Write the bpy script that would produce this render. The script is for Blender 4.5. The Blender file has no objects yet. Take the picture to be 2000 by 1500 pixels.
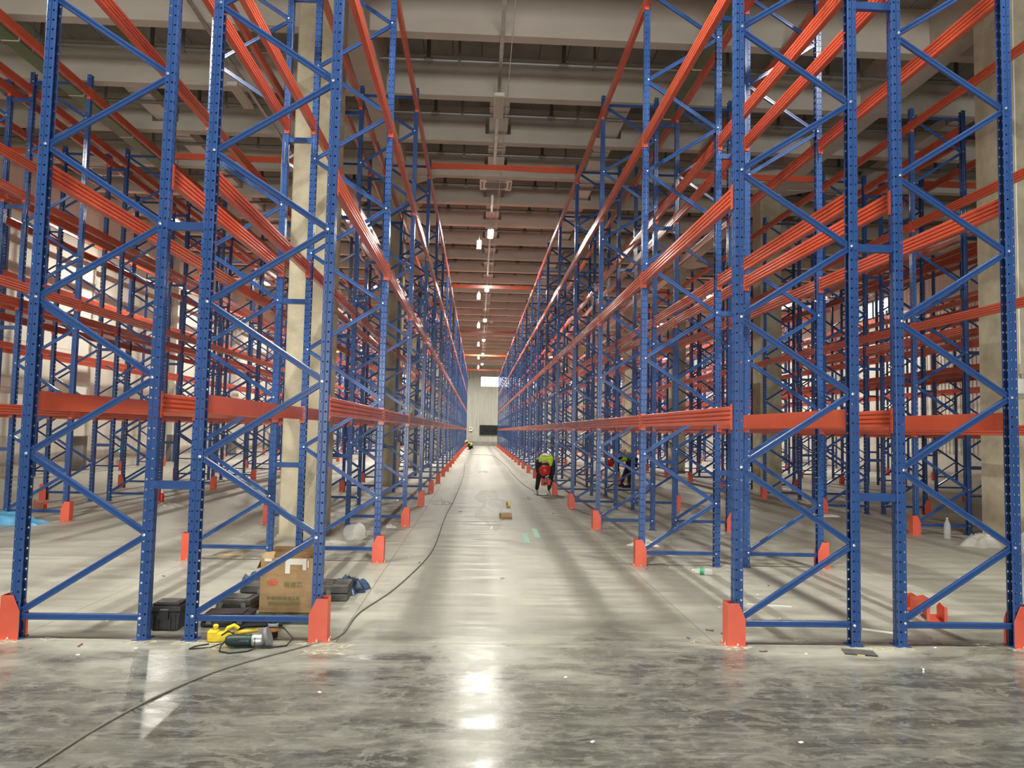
import bpy, bmesh, math, random
from mathutils import Vector, Matrix, Quaternion
random.seed(7)
D = bpy.data
SC = bpy.context.scene
COL = SC.collection

# ------------------------------------------------------------------ camera, world, light, exposure
def setup_camera():
    pitch, yaw, roll, H, f = .0634, .0441, .0212, 1.565, 1466.15
    cp, sp = math.cos(pitch), math.sin(pitch); cy, sy = math.cos(yaw), math.sin(yaw)
    fw = Vector((sy*cp, cy*cp, sp)); r0 = Vector((cy, -sy, 0)); u0 = r0.cross(fw)
    r = r0*math.cos(roll) + u0*math.sin(roll); u = -r0*math.sin(roll) + u0*math.cos(roll)
    cam = D.cameras.new('camera'); ob = D.objects.new('camera', cam); COL.objects.link(ob)
    cam.sensor_width = 36; cam.lens = f/2000*36; cam.clip_start = .05; cam.clip_end = 300
    m = Matrix((r, u, -fw)).transposed().to_4x4(); m.translation = (0, 0, H)
    ob.matrix_world = m
    SC.camera = ob
setup_camera()
w = D.worlds.new('overcast_sky'); SC.world = w; w.use_nodes = True
w.node_tree.nodes['Background'].inputs[0].default_value = (.82, .92, 1, 1)
w.node_tree.nodes['Background'].inputs[1].default_value = 2.2
SC.view_settings.view_transform = 'Standard'; SC.view_settings.look = 'None'
SC.view_settings.gamma = 1; SC.view_settings.use_curve_mapping = False
SC.view_settings.exposure = 0.15
SC.cycles.max_bounces = 7; SC.cycles.diffuse_bounces = 4; SC.cycles.glossy_bounces = 3
SC.cycles.transmission_bounces = 4; SC.cycles.transparent_max_bounces = 6
SC.cycles.sample_clamp_indirect = 6
LAMP_SPREAD = math.radians(165)
LAMP_W = 400          # high bay luminaires
REAR_FILL_W = 1000         # soft fill added behind the camera, one in each unseen door opening
LAMP_COL = (.98, .955, .85)

def area(name, loc, sx, sy, power, col, rot=(0, 0, 0)):
    l = D.lights.new(name, 'AREA'); l.shape = 'RECTANGLE'; l.size = sx; l.size_y = sy; l.energy = power; l.color = col
    o = D.objects.new(name, l); COL.objects.link(o); o.location = loc; o.rotation_euler = rot
    return o
for x in (-1.6, 2.9):
    area('rear_fill', (x, -13.6, 2.4), 4.2, 4.6, REAR_FILL_W, (1, .98, .94), (math.radians(90), 0, 0))  # added fill for the faces turned to the camera

# ------------------------------------------------------------------ materials
def mat(name, col, rough=.5, metal=0, coat=0, spec=.5):
    m = D.materials.new(name); m.use_nodes = True
    b = m.node_tree.nodes['Principled BSDF']
    b.inputs['Base Color'].default_value = (*col, 1); b.inputs['Roughness'].default_value = rough
    b.inputs['Metallic'].default_value = metal; b.inputs['Coat Weight'].default_value = coat
    b.inputs['Coat Roughness'].default_value = .12; b.inputs['Specular IOR Level'].default_value = spec
    return m
def N(m, t, **k):
    n = m.node_tree.nodes.new(t)
    for a, v in k.items():
        if a.startswith('i_'): n.inputs[a[2:].replace('_', ' ')].default_value = v
        else: setattr(n, a, v)
    return n
def L(m, a, b): m.node_tree.links.new(a, b)
def bsdf(m): return m.node_tree.nodes['Principled BSDF']
def noisy(m, c1, c2, scale=(1, 1, 1), ns=4, detail=6, lo=.35, hi=.65, rough=None, bump=0, bscale=60):
    pos = N(m, 'ShaderNodeNewGeometry'); mp = N(m, 'ShaderNodeMapping'); mp.inputs['Scale'].default_value = scale
    L(m, pos.outputs['Position'], mp.inputs['Vector'])
    no = N(m, 'ShaderNodeTexNoise', i_Scale=ns, i_Detail=detail, i_Roughness=.6); L(m, mp.outputs[0], no.inputs['Vector'])
    r = N(m, 'ShaderNodeValToRGB'); r.color_ramp.elements[0].position = lo; r.color_ramp.elements[1].position = hi
    r.color_ramp.elements[0].color = (*c1, 1); r.color_ramp.elements[1].color = (*c2, 1)
    L(m, no.outputs['Fac'], r.inputs['Fac']); L(m, r.outputs['Color'], bsdf(m).inputs['Base Color'])
    if rough:
        rr = N(m, 'ShaderNodeMapRange'); rr.inputs['To Min'].default_value = rough[0]; rr.inputs['To Max'].default_value = rough[1]
        L(m, no.outputs['Fac'], rr.inputs['Value']); L(m, rr.outputs[0], bsdf(m).inputs['Roughness'])
    if bump:
        n2 = N(m, 'ShaderNodeTexNoise', i_Scale=bscale, i_Detail=4); L(m, pos.outputs['Position'], n2.inputs['Vector'])
        bp = N(m, 'ShaderNodeBump', i_Strength=bump, i_Distance=.01); L(m, n2.outputs['Fac'], bp.inputs['Height']); L(m, bp.outputs[0], bsdf(m).inputs['Normal'])
    return m
def emis(name, col, s):
    m = D.materials.new(name); m.use_nodes = True; nt = m.node_tree; nt.nodes.clear()
    e = nt.nodes.new('ShaderNodeEmission'); e.inputs[0].default_value = (*col, 1); e.inputs[1].default_value = s
    o = nt.nodes.new('ShaderNodeOutputMaterial'); nt.links.new(e.outputs[0], o.inputs[0]); return m
def plastic_film(name, col=(.9, .92, .9), a=.45, rough=.15):
    m = mat(name, col, rough); b = bsdf(m); b.inputs['Alpha'].default_value = a; return m

BLUE = noisy(mat('blue_powder_coat', (.022, .075, .26), .3, coat=.2), (.024, .07, .222), (.028, .082, .255), ns=1.5, rough=(.20, .30))
ORANGE = noisy(mat('orange_powder_coat', (.62, .09, .04), .32, coat=.15), (.56, .095, .045), (.65, .12, .06), ns=1.2, rough=(.18, .28))
GUARD = noisy(mat('orange_guard_paint', (.66, .10, .05), .45), (.62, .09, .048), (.70, .125, .07), ns=3)
ZINC = mat('zinc_plated_steel', (.8, .8, .76), .3, .9)
GALV = noisy(mat('galvanised_steel', (.5, .5, .48), .4, .8), (.38, .38, .36), (.55, .55, .52), ns=6, rough=(.3, .5))
PIPE = mat('grey_painted_pipe', (.20, .19, .17), .4, .2)
CLAMP = mat('brown_pipe_coupling', (.16, .09, .07), .5)
CONC = noisy(mat('column_concrete', (.55, .5, .38), .85), (.40, .355, .25), (.56, .51, .38), ns=3, bump=.5, bscale=35)
CEIL = noisy(mat('ceiling_concrete', (.5, .45, .39), .85), (.54, .495, .425), (.64, .585, .51), scale=(.3, 1, 1), ns=1.2, bump=.15)
SLAB = noisy(mat('slab_plank_concrete', (.3, .29, .26), .9), (.24, .235, .21), (.33, .32, .29), scale=(1, .5, 1), ns=2)
WALLW = noisy(mat('white_wall_panel', (.8, .77, .68), .7), (.66, .64, .56), (.75, .73, .64), scale=(1, .4, 2), ns=.8)
WALLP = noisy(mat('wall_plinth_block', (.6, .57, .5), .85), (.50, .47, .41), (.62, .59, .52), ns=1.3)
WALLF = noisy(mat('grey_ribbed_sheet', (.5, .49, .42), .55), (.33, .33, .29), (.41, .41, .36), scale=(4, 4, .3), ns=2)
PLINTHF = noisy(mat('dark_concrete_kerb', (.22, .21, .2), .85), (.17, .165, .155), (.26, .25, .235), ns=1.5)
DARK = mat('dark_louver_paint', (.018, .024, .026), .5)
WHITE = mat('white_plastic', (.78, .76, .72), .45)
CREAM = mat('cream_plastic', (.55, .51, .40), .5)
GREYM = mat('grey_plastic', (.16, .16, .16), .6)
BLACK = noisy(mat('black_plastic', (.012, .012, .013), .42), (.009, .009, .01), (.03, .03, .03), ns=8, rough=(.35, .55))
DUSTY = noisy(mat('dusty_black_plastic', (.05, .05, .048), .7), (.03, .03, .03), (.13, .125, .115), ns=5)
RUBBER = mat('black_rubber', (.012, .012, .012), .6)
INSUL = mat('black_pipe_insulation', (.010, .012, .012), .7)
GREENT = noisy(mat('green_cable_duct', (.10, .16, .07), .5), (.12, .17, .085), (.16, .21, .12), ns=1)
KRAFT = noisy(mat('kraft_cardboard', (.42, .27, .13), .8), (.36, .225, .105), (.46, .30, .155), scale=(1, 1, 3), ns=6)
KRAFTI = mat('cardboard_inside', (.30, .19, .09), .85)
TAPE = mat('clear_packing_tape', (.85, .82, .72), .12)
TGREEN = mat('green_print', (.11, .15, .05), .8)
TRED = mat('red_print', (.62, .10, .06), .8)
TPALE = mat('pale_print', (.62, .34, .2), .8)
TEAL = mat('mint_floor_tape', (.30, .60, .47), .6)
YEL = noisy(mat('yellow_tool_paint', (.8, .58, .02), .35), (.68, .48, .015), (.86, .66, .03), ns=14)
DGREEN = mat('dark_green_plastic', (.008, .03, .026), .45)
ALU = noisy(mat('cast_aluminium', (.45, .46, .45), .42, .7), (.36, .37, .36), (.52, .53, .52), ns=20)
PAPER = mat('white_paper', (.8, .78, .7), .8)
FILM = plastic_film('clear_plastic_film', (.85, .85, .8), .38)
PET = plastic_film('clear_bottle_plastic', (.85, .9, .88), .25, .05)
LABELG = mat('green_bottle_label', (.03, .32, .12), .5)
TARP = noisy(mat('sky_blue_tarp', (.12, .42, .68), .45), (.08, .33, .60), (.19, .52, .78), ns=5)
NAVY = noisy(mat('navy_bag_plastic', (.02, .045, .10), .3), (.008, .012, .02), (.07, .14, .27), ns=7)
DUST = noisy(mat('drilling_dust', (.72, .66, .5), .95), (.42, .39, .30), (.56, .52, .41), ns=14)
RED = mat('red_plastic', (.5, .02, .02), .35)
HIVIS = noisy(mat('lime_hi_vis_cloth', (.55, .85, .04), .8), (.45, .72, .03), (.60, .90, .06), ns=9)
REFL = mat('silver_reflective_tape', (.82, .82, .80), .4, .2)
CLOTH = noisy(mat('black_work_cloth', (.012, .013, .018), .9), (.008, .009, .012), (.025, .026, .035), ns=7)
NAVYC = mat('dark_navy_cloth', (.014, .018, .035), .9)
SKIN = mat('skin', (.42, .22, .14), .55)
SHOE = mat('pale_grey_shoe', (.5, .48, .44), .7)
YHELM = mat('yellow_helmet', (.75, .62, .12), .35)
WOOD = mat('raw_wood_offcut', (.55, .38, .18), .8)
LAMP_ON = emis('lit_led_panel', (1, .95, .85), 130)
SIGNG = emis('green_exit_light', (.05, .9, .35), 1.6)
OLIVE = mat('dark_green_sheet', (.025, .055, .03), .6)

def ragged():
    m = DUST; g = N(m, 'ShaderNodeNewGeometry'); n = N(m, 'ShaderNodeTexNoise', i_Scale=26, i_Detail=8, i_Roughness=.75); L(m, g.outputs['Position'], n.inputs['Vector'])
    r = N(m, 'ShaderNodeMapRange'); L(m, n.outputs['Fac'], r.inputs['Value'])
    for k, q in zip(('From Min', 'From Max', 'To Min', 'To Max'), (.42, .62, 0, .85)): r.inputs[k].default_value = q
    L(m, r.outputs[0], bsdf(m).inputs['Alpha'])
ragged()
def window_glass():
    m = D.materials.new('window_glass'); m.use_nodes = True; nt = m.node_tree; nt.nodes.clear()
    t = nt.nodes.new('ShaderNodeBsdfTransparent'); g = nt.nodes.new('ShaderNodeBsdfGlossy'); g.inputs['Roughness'].default_value = .05
    mx = nt.nodes.new('ShaderNodeMixShader'); mx.inputs[0].default_value = .08; o = nt.nodes.new('ShaderNodeOutputMaterial')
    nt.links.new(t.outputs[0], mx.inputs[1]); nt.links.new(g.outputs[0], mx.inputs[2]); nt.links.new(mx.outputs[0], o.inputs[0]); return m
GLASS = window_glass()

def floor_material():
    m = mat('dusty_concrete_floor', (.4, .39, .35), .5)
    g = N(m, 'ShaderNodeNewGeometry'); P = g.outputs['Position']
    sx = N(m, 'ShaderNodeSeparateXYZ'); L(m, P, sx.inputs[0])
    def noise(scale, ns, detail=7, rough=.62, dist=0):
        mp = N(m, 'ShaderNodeMapping'); mp.inputs['Scale'].default_value = scale; L(m, P, mp.inputs['Vector'])
        n = N(m, 'ShaderNodeTexNoise', i_Scale=ns, i_Detail=detail, i_Roughness=rough, i_Distortion=dist); L(m, mp.outputs[0], n.inputs['Vector']); return n.outputs['Fac']
    def math_(op, a, b=None, c=None, clamp=False):
        n = N(m, 'ShaderNodeMath', operation=op, use_clamp=clamp)
        for i, v in enumerate((a, b, c)):
            if v is None: continue
            if isinstance(v, (int, float)): n.inputs[i].default_value = v
            else: L(m, v, n.inputs[i])
        return n.outputs[0]
    def rng(v, a, b, c, d, smooth=True):
        n = N(m, 'ShaderNodeMapRange'); n.interpolation_type = 'SMOOTHSTEP' if smooth else 'LINEAR'
        L(m, v, n.inputs['Value'])
        for k, q in zip(('From Min', 'From Max', 'To Min', 'To Max'), (a, b, c, d)): n.inputs[k].default_value = q
        return n.outputs[0]
    def mix(f, a, b):
        n = N(m, 'ShaderNodeMix', data_type='RGBA')
        L(m, f, n.inputs[0]) if not isinstance(f, float) else None
        for i, v in ((6, a), (7, b)):
            if isinstance(v, tuple): n.inputs[i].default_value = (*v, 1)
            else: L(m, v, n.inputs[i])
        return n.outputs[2]
    big = noise((1, 1, 1), .55); med = noise((.8, 1.5, 1), 1.6, 8, .65, .6); fine = noise((1.2, 1, 1), 9, 8, .7)
    streak = noise((2.6, .22, 1), 1.6, 6, .6); cross = noise((.35, 2.2, 1), 2.2, 6, .65)
    # polished dark transverse aisle in front of the racks, dusty beyond
    y2 = math_('ADD', sx.outputs['Y'], math_('MULTIPLY', math_('SUBTRACT', big, .5), 3.6))
    y2 = math_('ADD', y2, math_('MULTIPLY', math_('SUBTRACT', med, .5), 1.6))
    dust = rng(y2, 4.7, 6.6, 0, 1)
    blot = rng(math_('ADD', math_('MULTIPLY', med, .6), math_('MULTIPLY', noise((1, 1.6, 1), 5.5, 8, .7, .8), .4)), .44, .58, 0, 1)
    darkc = mix(blot, (.055, .057, .050), (.125, .126, .110))
    flake = noise((1, 1.7, 1), 3.2, 9, .72, 1.6)
    darkc = mix(math_('MULTIPLY', rng(flake, .53, .565, 0, 1), .5), darkc, (.21, .21, .182))
    darkc = mix(math_('MULTIPLY', rng(flake, .44, .40, 0, 1), .7), darkc, (.048, .05, .044))
    darkc = mix(rng(cross, .42, .70, 0, .55), darkc, (.20, .20, .172))
    dustc = mix(rng(cross, .35, .68, 0, 1), (.31, .305, .26), (.44, .435, .372))
    dustc = mix(rng(streak, .42, .62, 0, .5), dustc, (.33, .325, .277))
    # two darker bands along the aisle
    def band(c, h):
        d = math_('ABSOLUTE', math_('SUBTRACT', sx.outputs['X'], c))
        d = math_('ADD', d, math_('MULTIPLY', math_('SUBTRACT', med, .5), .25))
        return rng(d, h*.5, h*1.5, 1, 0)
    bands = math_('MAXIMUM', band(-.42, .17), band(1.08, .15))
    bands = math_('MULTIPLY', bands, .65)
    dustc = mix(bands, dustc, (.20, .197, .168))
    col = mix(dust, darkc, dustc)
    scr = noise((.5, 5, 1), 5, 8, .75, .4)
    col = mix(math_('MULTIPLY', rng(scr, .52, .66, 0, 1), .30), col, (.36, .355, .30))
    col = mix(math_('MULTIPLY', rng(scr, .46, .36, 0, 1), .30), col, (.10, .10, .088))
    col = mix(math_('MULTIPLY', rng(fine, .50, .80, 0, 1), .35), col, (.40, .395, .34))
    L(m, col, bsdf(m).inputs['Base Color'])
    rd = rng(med, .35, .65, .17, .34); rf = rng(cross, .35, .65, .36, .58)
    rm = N(m, 'ShaderNodeMix'); L(m, dust, rm.inputs[0]); L(m, rd, rm.inputs[2]); L(m, rf, rm.inputs[3])
    L(m, rm.outputs[0], bsdf(m).inputs['Roughness'])
    bp = N(m, 'ShaderNodeBump', i_Strength=.12, i_Distance=.01); L(m, cross, bp.inputs['Height']); L(m, bp.outputs[0], bsdf(m).inputs['Normal'])
    return m
FLOORM = floor_material()

# ------------------------------------------------------------------ mesh helpers
class MB:
    def __init__(s): s.v = []; s.f = []; s.mi = []; s.cur = 0
    def add(s, vs, fs):
        n = len(s.v); s.v += [tuple(v) for v in vs]; s.f += [tuple(i+n for i in f) for f in fs]; s.mi += [s.cur]*len(fs); return s
    def box(s, x0, x1, y0, y1, z0, z1, M=None):
        vs = [Vector((x, y, z)) for z in (z0, z1) for y in (y0, y1) for x in (x0, x1)]
        if M: vs = [M @ v for v in vs]
        return s.add(vs, [(0, 2, 3, 1), (4, 5, 7, 6), (0, 1, 5, 4), (2, 6, 7, 3), (0, 4, 6, 2), (1, 3, 7, 5)])
    def prism(s, prof, A, B, up=Vector((0, 0, 1)), caps=True):
        """extrude closed profile [(a,b)] from A to B; a along side axis, b along up-ish axis"""
        A, B = Vector(A), Vector(B); d = (B-A).normalized(); side = d.cross(up)
        if side.length < 1e-4: side = Vector((1, 0, 0))
        side.normalize(); u = side.cross(d).normalized(); n = len(prof)
        vs = [P + side*a + u*b for P in (A, B) for a, b in prof]
        fs = [(i, (i+1) % n, n+(i+1) % n, n+i) for i in range(n)]
        if caps: fs += [tuple(range(n-1, -1, -1)), tuple(range(n, 2*n))]
        return s.add(vs, fs)
    def tube(s, pts, r, n=8, caps=True, closed=False):
        pts = [Vector(p) for p in pts]; rs = r if isinstance(r, (list, tuple)) else [r]*len(pts)
        base = len(s.v); k = len(pts); ref = Vector((0, 0, 1))
        for i, p in enumerate(pts):
            d = (pts[min(i+1, k-1)] - pts[max(i-1, 0)]).normalized()
            if abs(d.dot(ref)) > .95: ref = Vector((1, 0, 0)) if abs(d.x) < .9 else Vector((0, 1, 0))
            a = d.cross(ref).normalized(); b = a.cross(d).normalized()
            s.v += [tuple(p + (a*math.cos(t) + b*math.sin(t))*rs[i]) for t in [2*math.pi*j/n for j in range(n)]]
        fs = [(base+i*n+j, base+i*n+(j+1) % n, base+(i+1)*n+(j+1) % n, base+(i+1)*n+j) for i in range(k-1) for j in range(n)]
        if caps: fs += [tuple(base+j for j in range(n-1, -1, -1)), tuple(base+(k-1)*n+j for j in range(n))]
        s.f += fs; s.mi += [s.cur]*len(fs); return s
    def lathe(s, prof, n=16, M=None):
        """prof [(r,z)] around z"""
        base = len(s.v); M = M or Matrix()
        for r, z in prof:
            s.v += [tuple(M @ Vector((r*math.cos(2*math.pi*j/n), r*math.sin(2*math.pi*j/n), z))) for j in range(n)]
        k = len(prof)
        fs = [(base+i*n+j, base+i*n+(j+1) % n, base+(i+1)*n+(j+1) % n, base+(i+1)*n+j) for i in range(k-1) for j in range(n)]
        if prof[0][0] > 1e-4: fs.append(tuple(base+j for j in range(n-1, -1, -1)))
        if prof[-1][0] > 1e-4: fs.append(tuple(base+(k-1)*n+j for j in range(n)))
        s.f += fs; s.mi += [s.cur]*len(fs); return s
    def mesh(s, name, mats, smooth=False):
        me = D.meshes.new(name); me.from_pydata(s.v, [], s.f); 
        for m in (mats if isinstance(mats, (list, tuple)) else [mats]): me.materials.append(m)
        if any(s.mi): me.polygons.foreach_set('material_index', s.mi)
        if smooth: me.polygons.foreach_set('use_smooth', [True]*len(me.polygons))
        me.update(); return me
def link(name, data, parent=None, loc=(0, 0, 0), rot=(0, 0, 0), **props):
    o = D.objects.new(name, data); COL.objects.link(o); o.location = loc; o.rotation_euler = rot
    if parent: o.parent = parent
    for k, v in props.items(): o[k] = v
    return o
def thing(name, label, cat, loc=(0, 0, 0), rz=0, group=None, data=None):
    o = link(name, data, None, loc, (0, 0, rz), label=label, category=cat)
    if group: o['group'] = group
    return o
def bevel(o, w=.005, seg=2):
    b = o.modifiers.new('bevel', 'BEVEL'); b.width = w; b.segments = seg; b.limit_method = 'ANGLE'; return o
RX = lambda a: Matrix.Rotation(a, 4, 'X')
RY = lambda a: Matrix.Rotation(a, 4, 'Y')
RZ = lambda a: Matrix.Rotation(a, 4, 'Z')
T = lambda x, y, z: Matrix.Translation((x, y, z))

# ------------------------------------------------------------------ layout numbers (metres)
Y0, BAY, NK, TOP = 5.695, 3.3067, 22, 7.262
XL, XR, YB, YF, ZC = -13.25, 19.65, -14.0, 80.0, 9.45
fy = lambda k: Y0 + k*BAY

# ------------------------------------------------------------------ floor
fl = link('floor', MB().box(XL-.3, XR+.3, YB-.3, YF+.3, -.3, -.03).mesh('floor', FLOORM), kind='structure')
ys = [YB, 5.64, 8.95, 12.26, 15.56, 22.2, 32.1, 45.3, 60, YF]
for j in range(len(ys)-1):
    xs = [XL, -4.4, 5.6, XR] if j == 0 else [XL, -7.6, -3.3, -1.0, 1.83, 4.6, 9.6, XR]
    for i in range(len(xs)-1):
        g = .0022
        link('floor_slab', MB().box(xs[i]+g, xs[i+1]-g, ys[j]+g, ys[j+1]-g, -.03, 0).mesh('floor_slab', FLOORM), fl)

# ------------------------------------------------------------------ walls
def wall_box(name, b, m): return link(name, MB().box(*b).mesh(name, m), kind='structure')
wl = wall_box('wall_left', (XL-.4, XL-.06, YB, YF, 0, ZC+.3), WALLW)
link('baseboard_left', MB().box(XL-.06, XL+.03, YB, YF, 0, 1.13).mesh('baseboard_left', WALLP), kind='structure')
pm = MB().box(-.06, 0, .004, 3.886, .004, 1.376).mesh('wall_panel', WALLW)
for j in range(18):
    for i in range(6):
        link('wall_panel', pm, wl, (XL, 9.2 + j*3.89, 1.135 + i*1.38))
for n_, y in enumerate((17.1, 24.9, 32.7, 40.5, 48.3, 56.1, 63.9, 71.7)):
    t = link('wall_pilaster', MB().box(0, .22, 0, .85, 1.13, ZC).mesh('wall_pilaster', WALLW), wl, (XL, y, 0))
    link('pilaster_foot', MB().box(0, .235, -.01, .86, 0, 1.13).mesh('pilaster_foot', PLINTHF), wl, (XL, y, 0))
WR0, WR1, WRJ = 7.6, 8.5, (6, 11, 16)
mb = MB(); y = YB
mb.box(XR+.06, XR+.4, YB, YF, 0, WR0).box(XR+.06, XR+.4, YB, YF, WR1, ZC+.3)
for j in WRJ: mb.box(XR+.06, XR+.4, y, 17.0+j*3, WR0, WR1); y = 20.0+j*3
mb.box(XR+.06, XR+.4, y, YF, WR0, WR1)
wr = link('wall_right', mb.mesh('wall_right', WALLW), kind='structure')
link('baseboard_right', MB().box(XR-.05, XR+.06, YB, YF, 0, 1.0).mesh('baseboard_right', WALLP), kind='structure')
def ribbed(width, z0, z1, pitch, depth=.03):
    m = MB(); n = int(round(width/pitch)); prof = []
    for i in range(n):
        a = i*pitch; prof += [(a, 0), (a+pitch*.55, 0), (a+pitch*.65, -depth), (a+pitch*.9, -depth)]
    prof.append((n*pitch, 0))
    m.add([(x, y, z) for z in (z0, z1) for x, y in prof], [(i, i+1, len(prof)+i+1, len(prof)+i) for i in range(len(prof)-1)])
    return m
rm = ribbed(3.0, 1.0, ZC, .25).mesh('wall_panel', WALLW)
rlo = ribbed(3.0, 1.0, WR0, .25).mesh('wall_panel', WALLW); rhi = ribbed(3.0, WR1, ZC, .25).mesh('wall_panel', WALLW)
for j in range(21):
    for me in ((rlo, rhi) if j in WRJ else (rm,)):
        link('wall_panel', me, wr, (XR+.02, 20.0+j*3.0, 0), (0, 0, -math.pi/2))
def window(name, origin, w, h, cols, rows, rot=0, frame=WHITE):
    o = link(name, None, None, origin, (0, 0, rot), kind='structure')
    m = MB(); t = .05
    m.box(0, w, -.06, .02, 0, t).box(0, w, -.06, .02, h-t, h).box(0, t, -.06, .02, t, h-t).box(w-t, w, -.06, .02, t, h-t)
    for i in range(1, cols): m.box(w*i/cols-.025, w*i/cols+.025, -.055, .015, t, h-t)
    for i in range(1, rows): m.box(t, w-t, -.05, .01, h*i/rows-.02, h*i/rows+.02)
    link('window_frame', m.mesh('window_frame', frame), o)
    for i in range(cols):
        for j in range(rows):
            link('pane', MB().box(w*i/cols+.03, w*(i+1)/cols-.03, -.022, -.018, h*j/rows+.03, h*(j+1)/rows-.03).mesh('pane', GLASS), o)
    return o
# far end wall, with window openings cut out of it
wf = link('wall_far', None, kind='structure')
wz0, wz1 = 6.28, 7.40
wins = [(-10.6, -6.2), (-5.4, -2.6), (.18, 6.3), (9.2, 15.4)]
mb = MB(); x = XL
mb.box(XL, XR, YF+.1, YF+.4, 0, wz0).box(XL, XR, YF+.1, YF+.4, wz1, ZC+.3)
for a, b in wins: mb.box(x, a, YF+.1, YF+.4, wz0, wz1); x = b
mb.box(x, XR, YF+.1, YF+.4, wz0, wz1)
link('wall_core', mb.mesh('wall_core', WALLF), wf)
edges = sorted({XL, XR} | {e for ab in wins for e in ab} | {-3+.0, 3.2, 7.7, 12.3, 17.5})
for a, b in zip(edges[:-1], edges[1:]):
    w_ = b-a; n = max(1, round(w_/.23)); isw = any(a >= p-1e-6 and b <= q+1e-6 for p, q in wins)
    for z0, z1 in (((.45, wz0), (wz1, ZC)) if isw else ((.45, ZC),)):
        link('wall_panel', ribbed(w_-.012, z0, z1, (w_-.012)/n, .035).mesh('wall_panel', WALLF), wf, (a+.006, YF+.06, 0))
link('baseboard_far', MB().box(XL, XR, YF-.1, YF+.1, 0, .45).mesh('baseboard_far', PLINTHF), kind='structure')
for i, (a, b) in enumerate(wins): window('window_%d' % (i+1), (a, YF+.06, wz0), b-a, wz1-wz0, max(2, round((b-a)/1.6)), 2)
for i, j in enumerate(WRJ):
    window('window_%d' % (i+5), (XR+.03, 20.0+j*3, WR0), 3.0, WR1-WR0, 2, 1, -math.pi/2, DARK)
# unseen back wall; its two door openings are added to house the rear fill
mb = MB(); x = XL
for c in (-1.6, 2.9): mb.box(x, c-2.15, YB-.3, YB, 0, ZC+.3); mb.box(c-2.15, c+2.15, YB-.3, YB, 4.8, ZC+.3); x = c+2.15
mb.box(x, XR, YB-.3, YB, 0, ZC+.3)
link('wall_back', mb.mesh('wall_back', WALLW), kind='structure')
lv = thing('louver_panel', 'black horizontal louver panel low on the far end wall', 'louver', (0, 0, 0))
link('frame', MB().box(.19, 3.4, YF-.06, YF+.03, 1.15, 1.21).box(.19, 3.4, YF-.06, YF+.03, 2.14, 2.2).box(.19, .25, YF-.06, YF+.03, 1.21, 2.14).box(3.34, 3.4, YF-.06, YF+.03, 1.21, 2.14).mesh('frame', DARK), lv)
sm = MB().box(.25, 3.34, -.02, .02, 0, .01, RX(.5)).mesh('slat', DARK)
sm = MB().prism([(-.045, -.03), (.03, .04), (.035, .03), (-.04, -.04)], (.25, 0, 0), (3.34, 0, 0)).mesh('slat', DARK)
for i in range(12): link('slat', sm, lv, (0, YF, 1.25+i*.077))
hb = thing('alarm_bell_box', 'small white box with round dial on the far end wall', 'alarm', (-.75, YF+.02, 1.75))
link('housing', MB().box(-.16, .16, -.12, 0, -.2, .2).mesh('housing', WHITE), hb)
link('dial', MB().lathe([(.0, .02), (.1, .02), (.11, 0)], 16, T(0, -.12, .04) @ RX(math.pi/2)).mesh('dial', GREYM), hb)

# ------------------------------------------------------------------ ceiling: slab, planks, beams with duct openings, girders
ce = link('ceiling', MB().box(XL-.3, XR+.3, YB-.3, YF+.4, ZC+.15, ZC+.4).mesh('ceiling', SLAB), kind='structure')
BY = [13.07 + 2.475*j for j in range(-11, 28)]
DUCTX = [.32, -7.65, 3.03, 10.9]
ZB = 8.6
def beam_mesh(openings):
    m = MB(); y0, y1 = -.12, .12
    x = XL
    m.box(XL, XR, y0, y1, ZB, 8.8).box(XL, XR, y0, y1, 9.16, ZC+.15)
    for c in openings: m.box(x, c-.31, y0, y1, 8.8, 9.16); x = c+.31
    m.box(x, XR, y0, y1, 8.8, 9.16); return m.mesh('ceiling_beam', CEIL)
bmh, bms = beam_mesh(sorted(DUCTX)), beam_mesh([])
for y in BY: link('ceiling_beam', bmh if y > 16 else bms, ce, (0, y, 0))
plank = MB().box(.006, .594, .13, 2.345, ZC, ZC+.15).mesh('ceiling_plank', SLAB)
for j, y in enumerate(BY[:-1]):
    if 9 <= j <= 13:                                    # bays whose planks can be told apart
        for i in range(45): link('ceiling_plank', plank, ce, (-11.5 + i*.6, y, 0))
    else:
        link('ceiling_deck', MB().box(XL, XR, .13, 2.345, ZC, ZC+.15).mesh('ceiling_deck', SLAB), ce, (0, y, 0))
for nm, a, b in (('left', -2.6, -2.08), ('right', 8.08, 8.6)):
    link('ceiling_girder', MB().box(a, b, YB, YF, ZB-.02, ZC+.15).mesh('ceiling_girder', CEIL), ce)
    hm = MB()
    for yy in (10.6, 20.5, 30.4, 40.3, 50.2, 60.1):
        for sgn, xx in ((-1, a), (1, b)):
            for s2 in (-1, 1):
                p = [(xx, yy+s2*.1), (xx+sgn*.75, yy+s2*.1), (xx, yy+s2*.85)]
                hm.add([(px, py, z) for z in (ZB-.015, ZC) for px, py in p], [(0, 1, 2), (3, 4, 5), (0, 1, 4, 3), (1, 2, 5, 4), (2, 0, 3, 5)])
    link('girder_haunch', hm.mesh('girder_haunch', CEIL), ce, kind='stuff')

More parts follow.
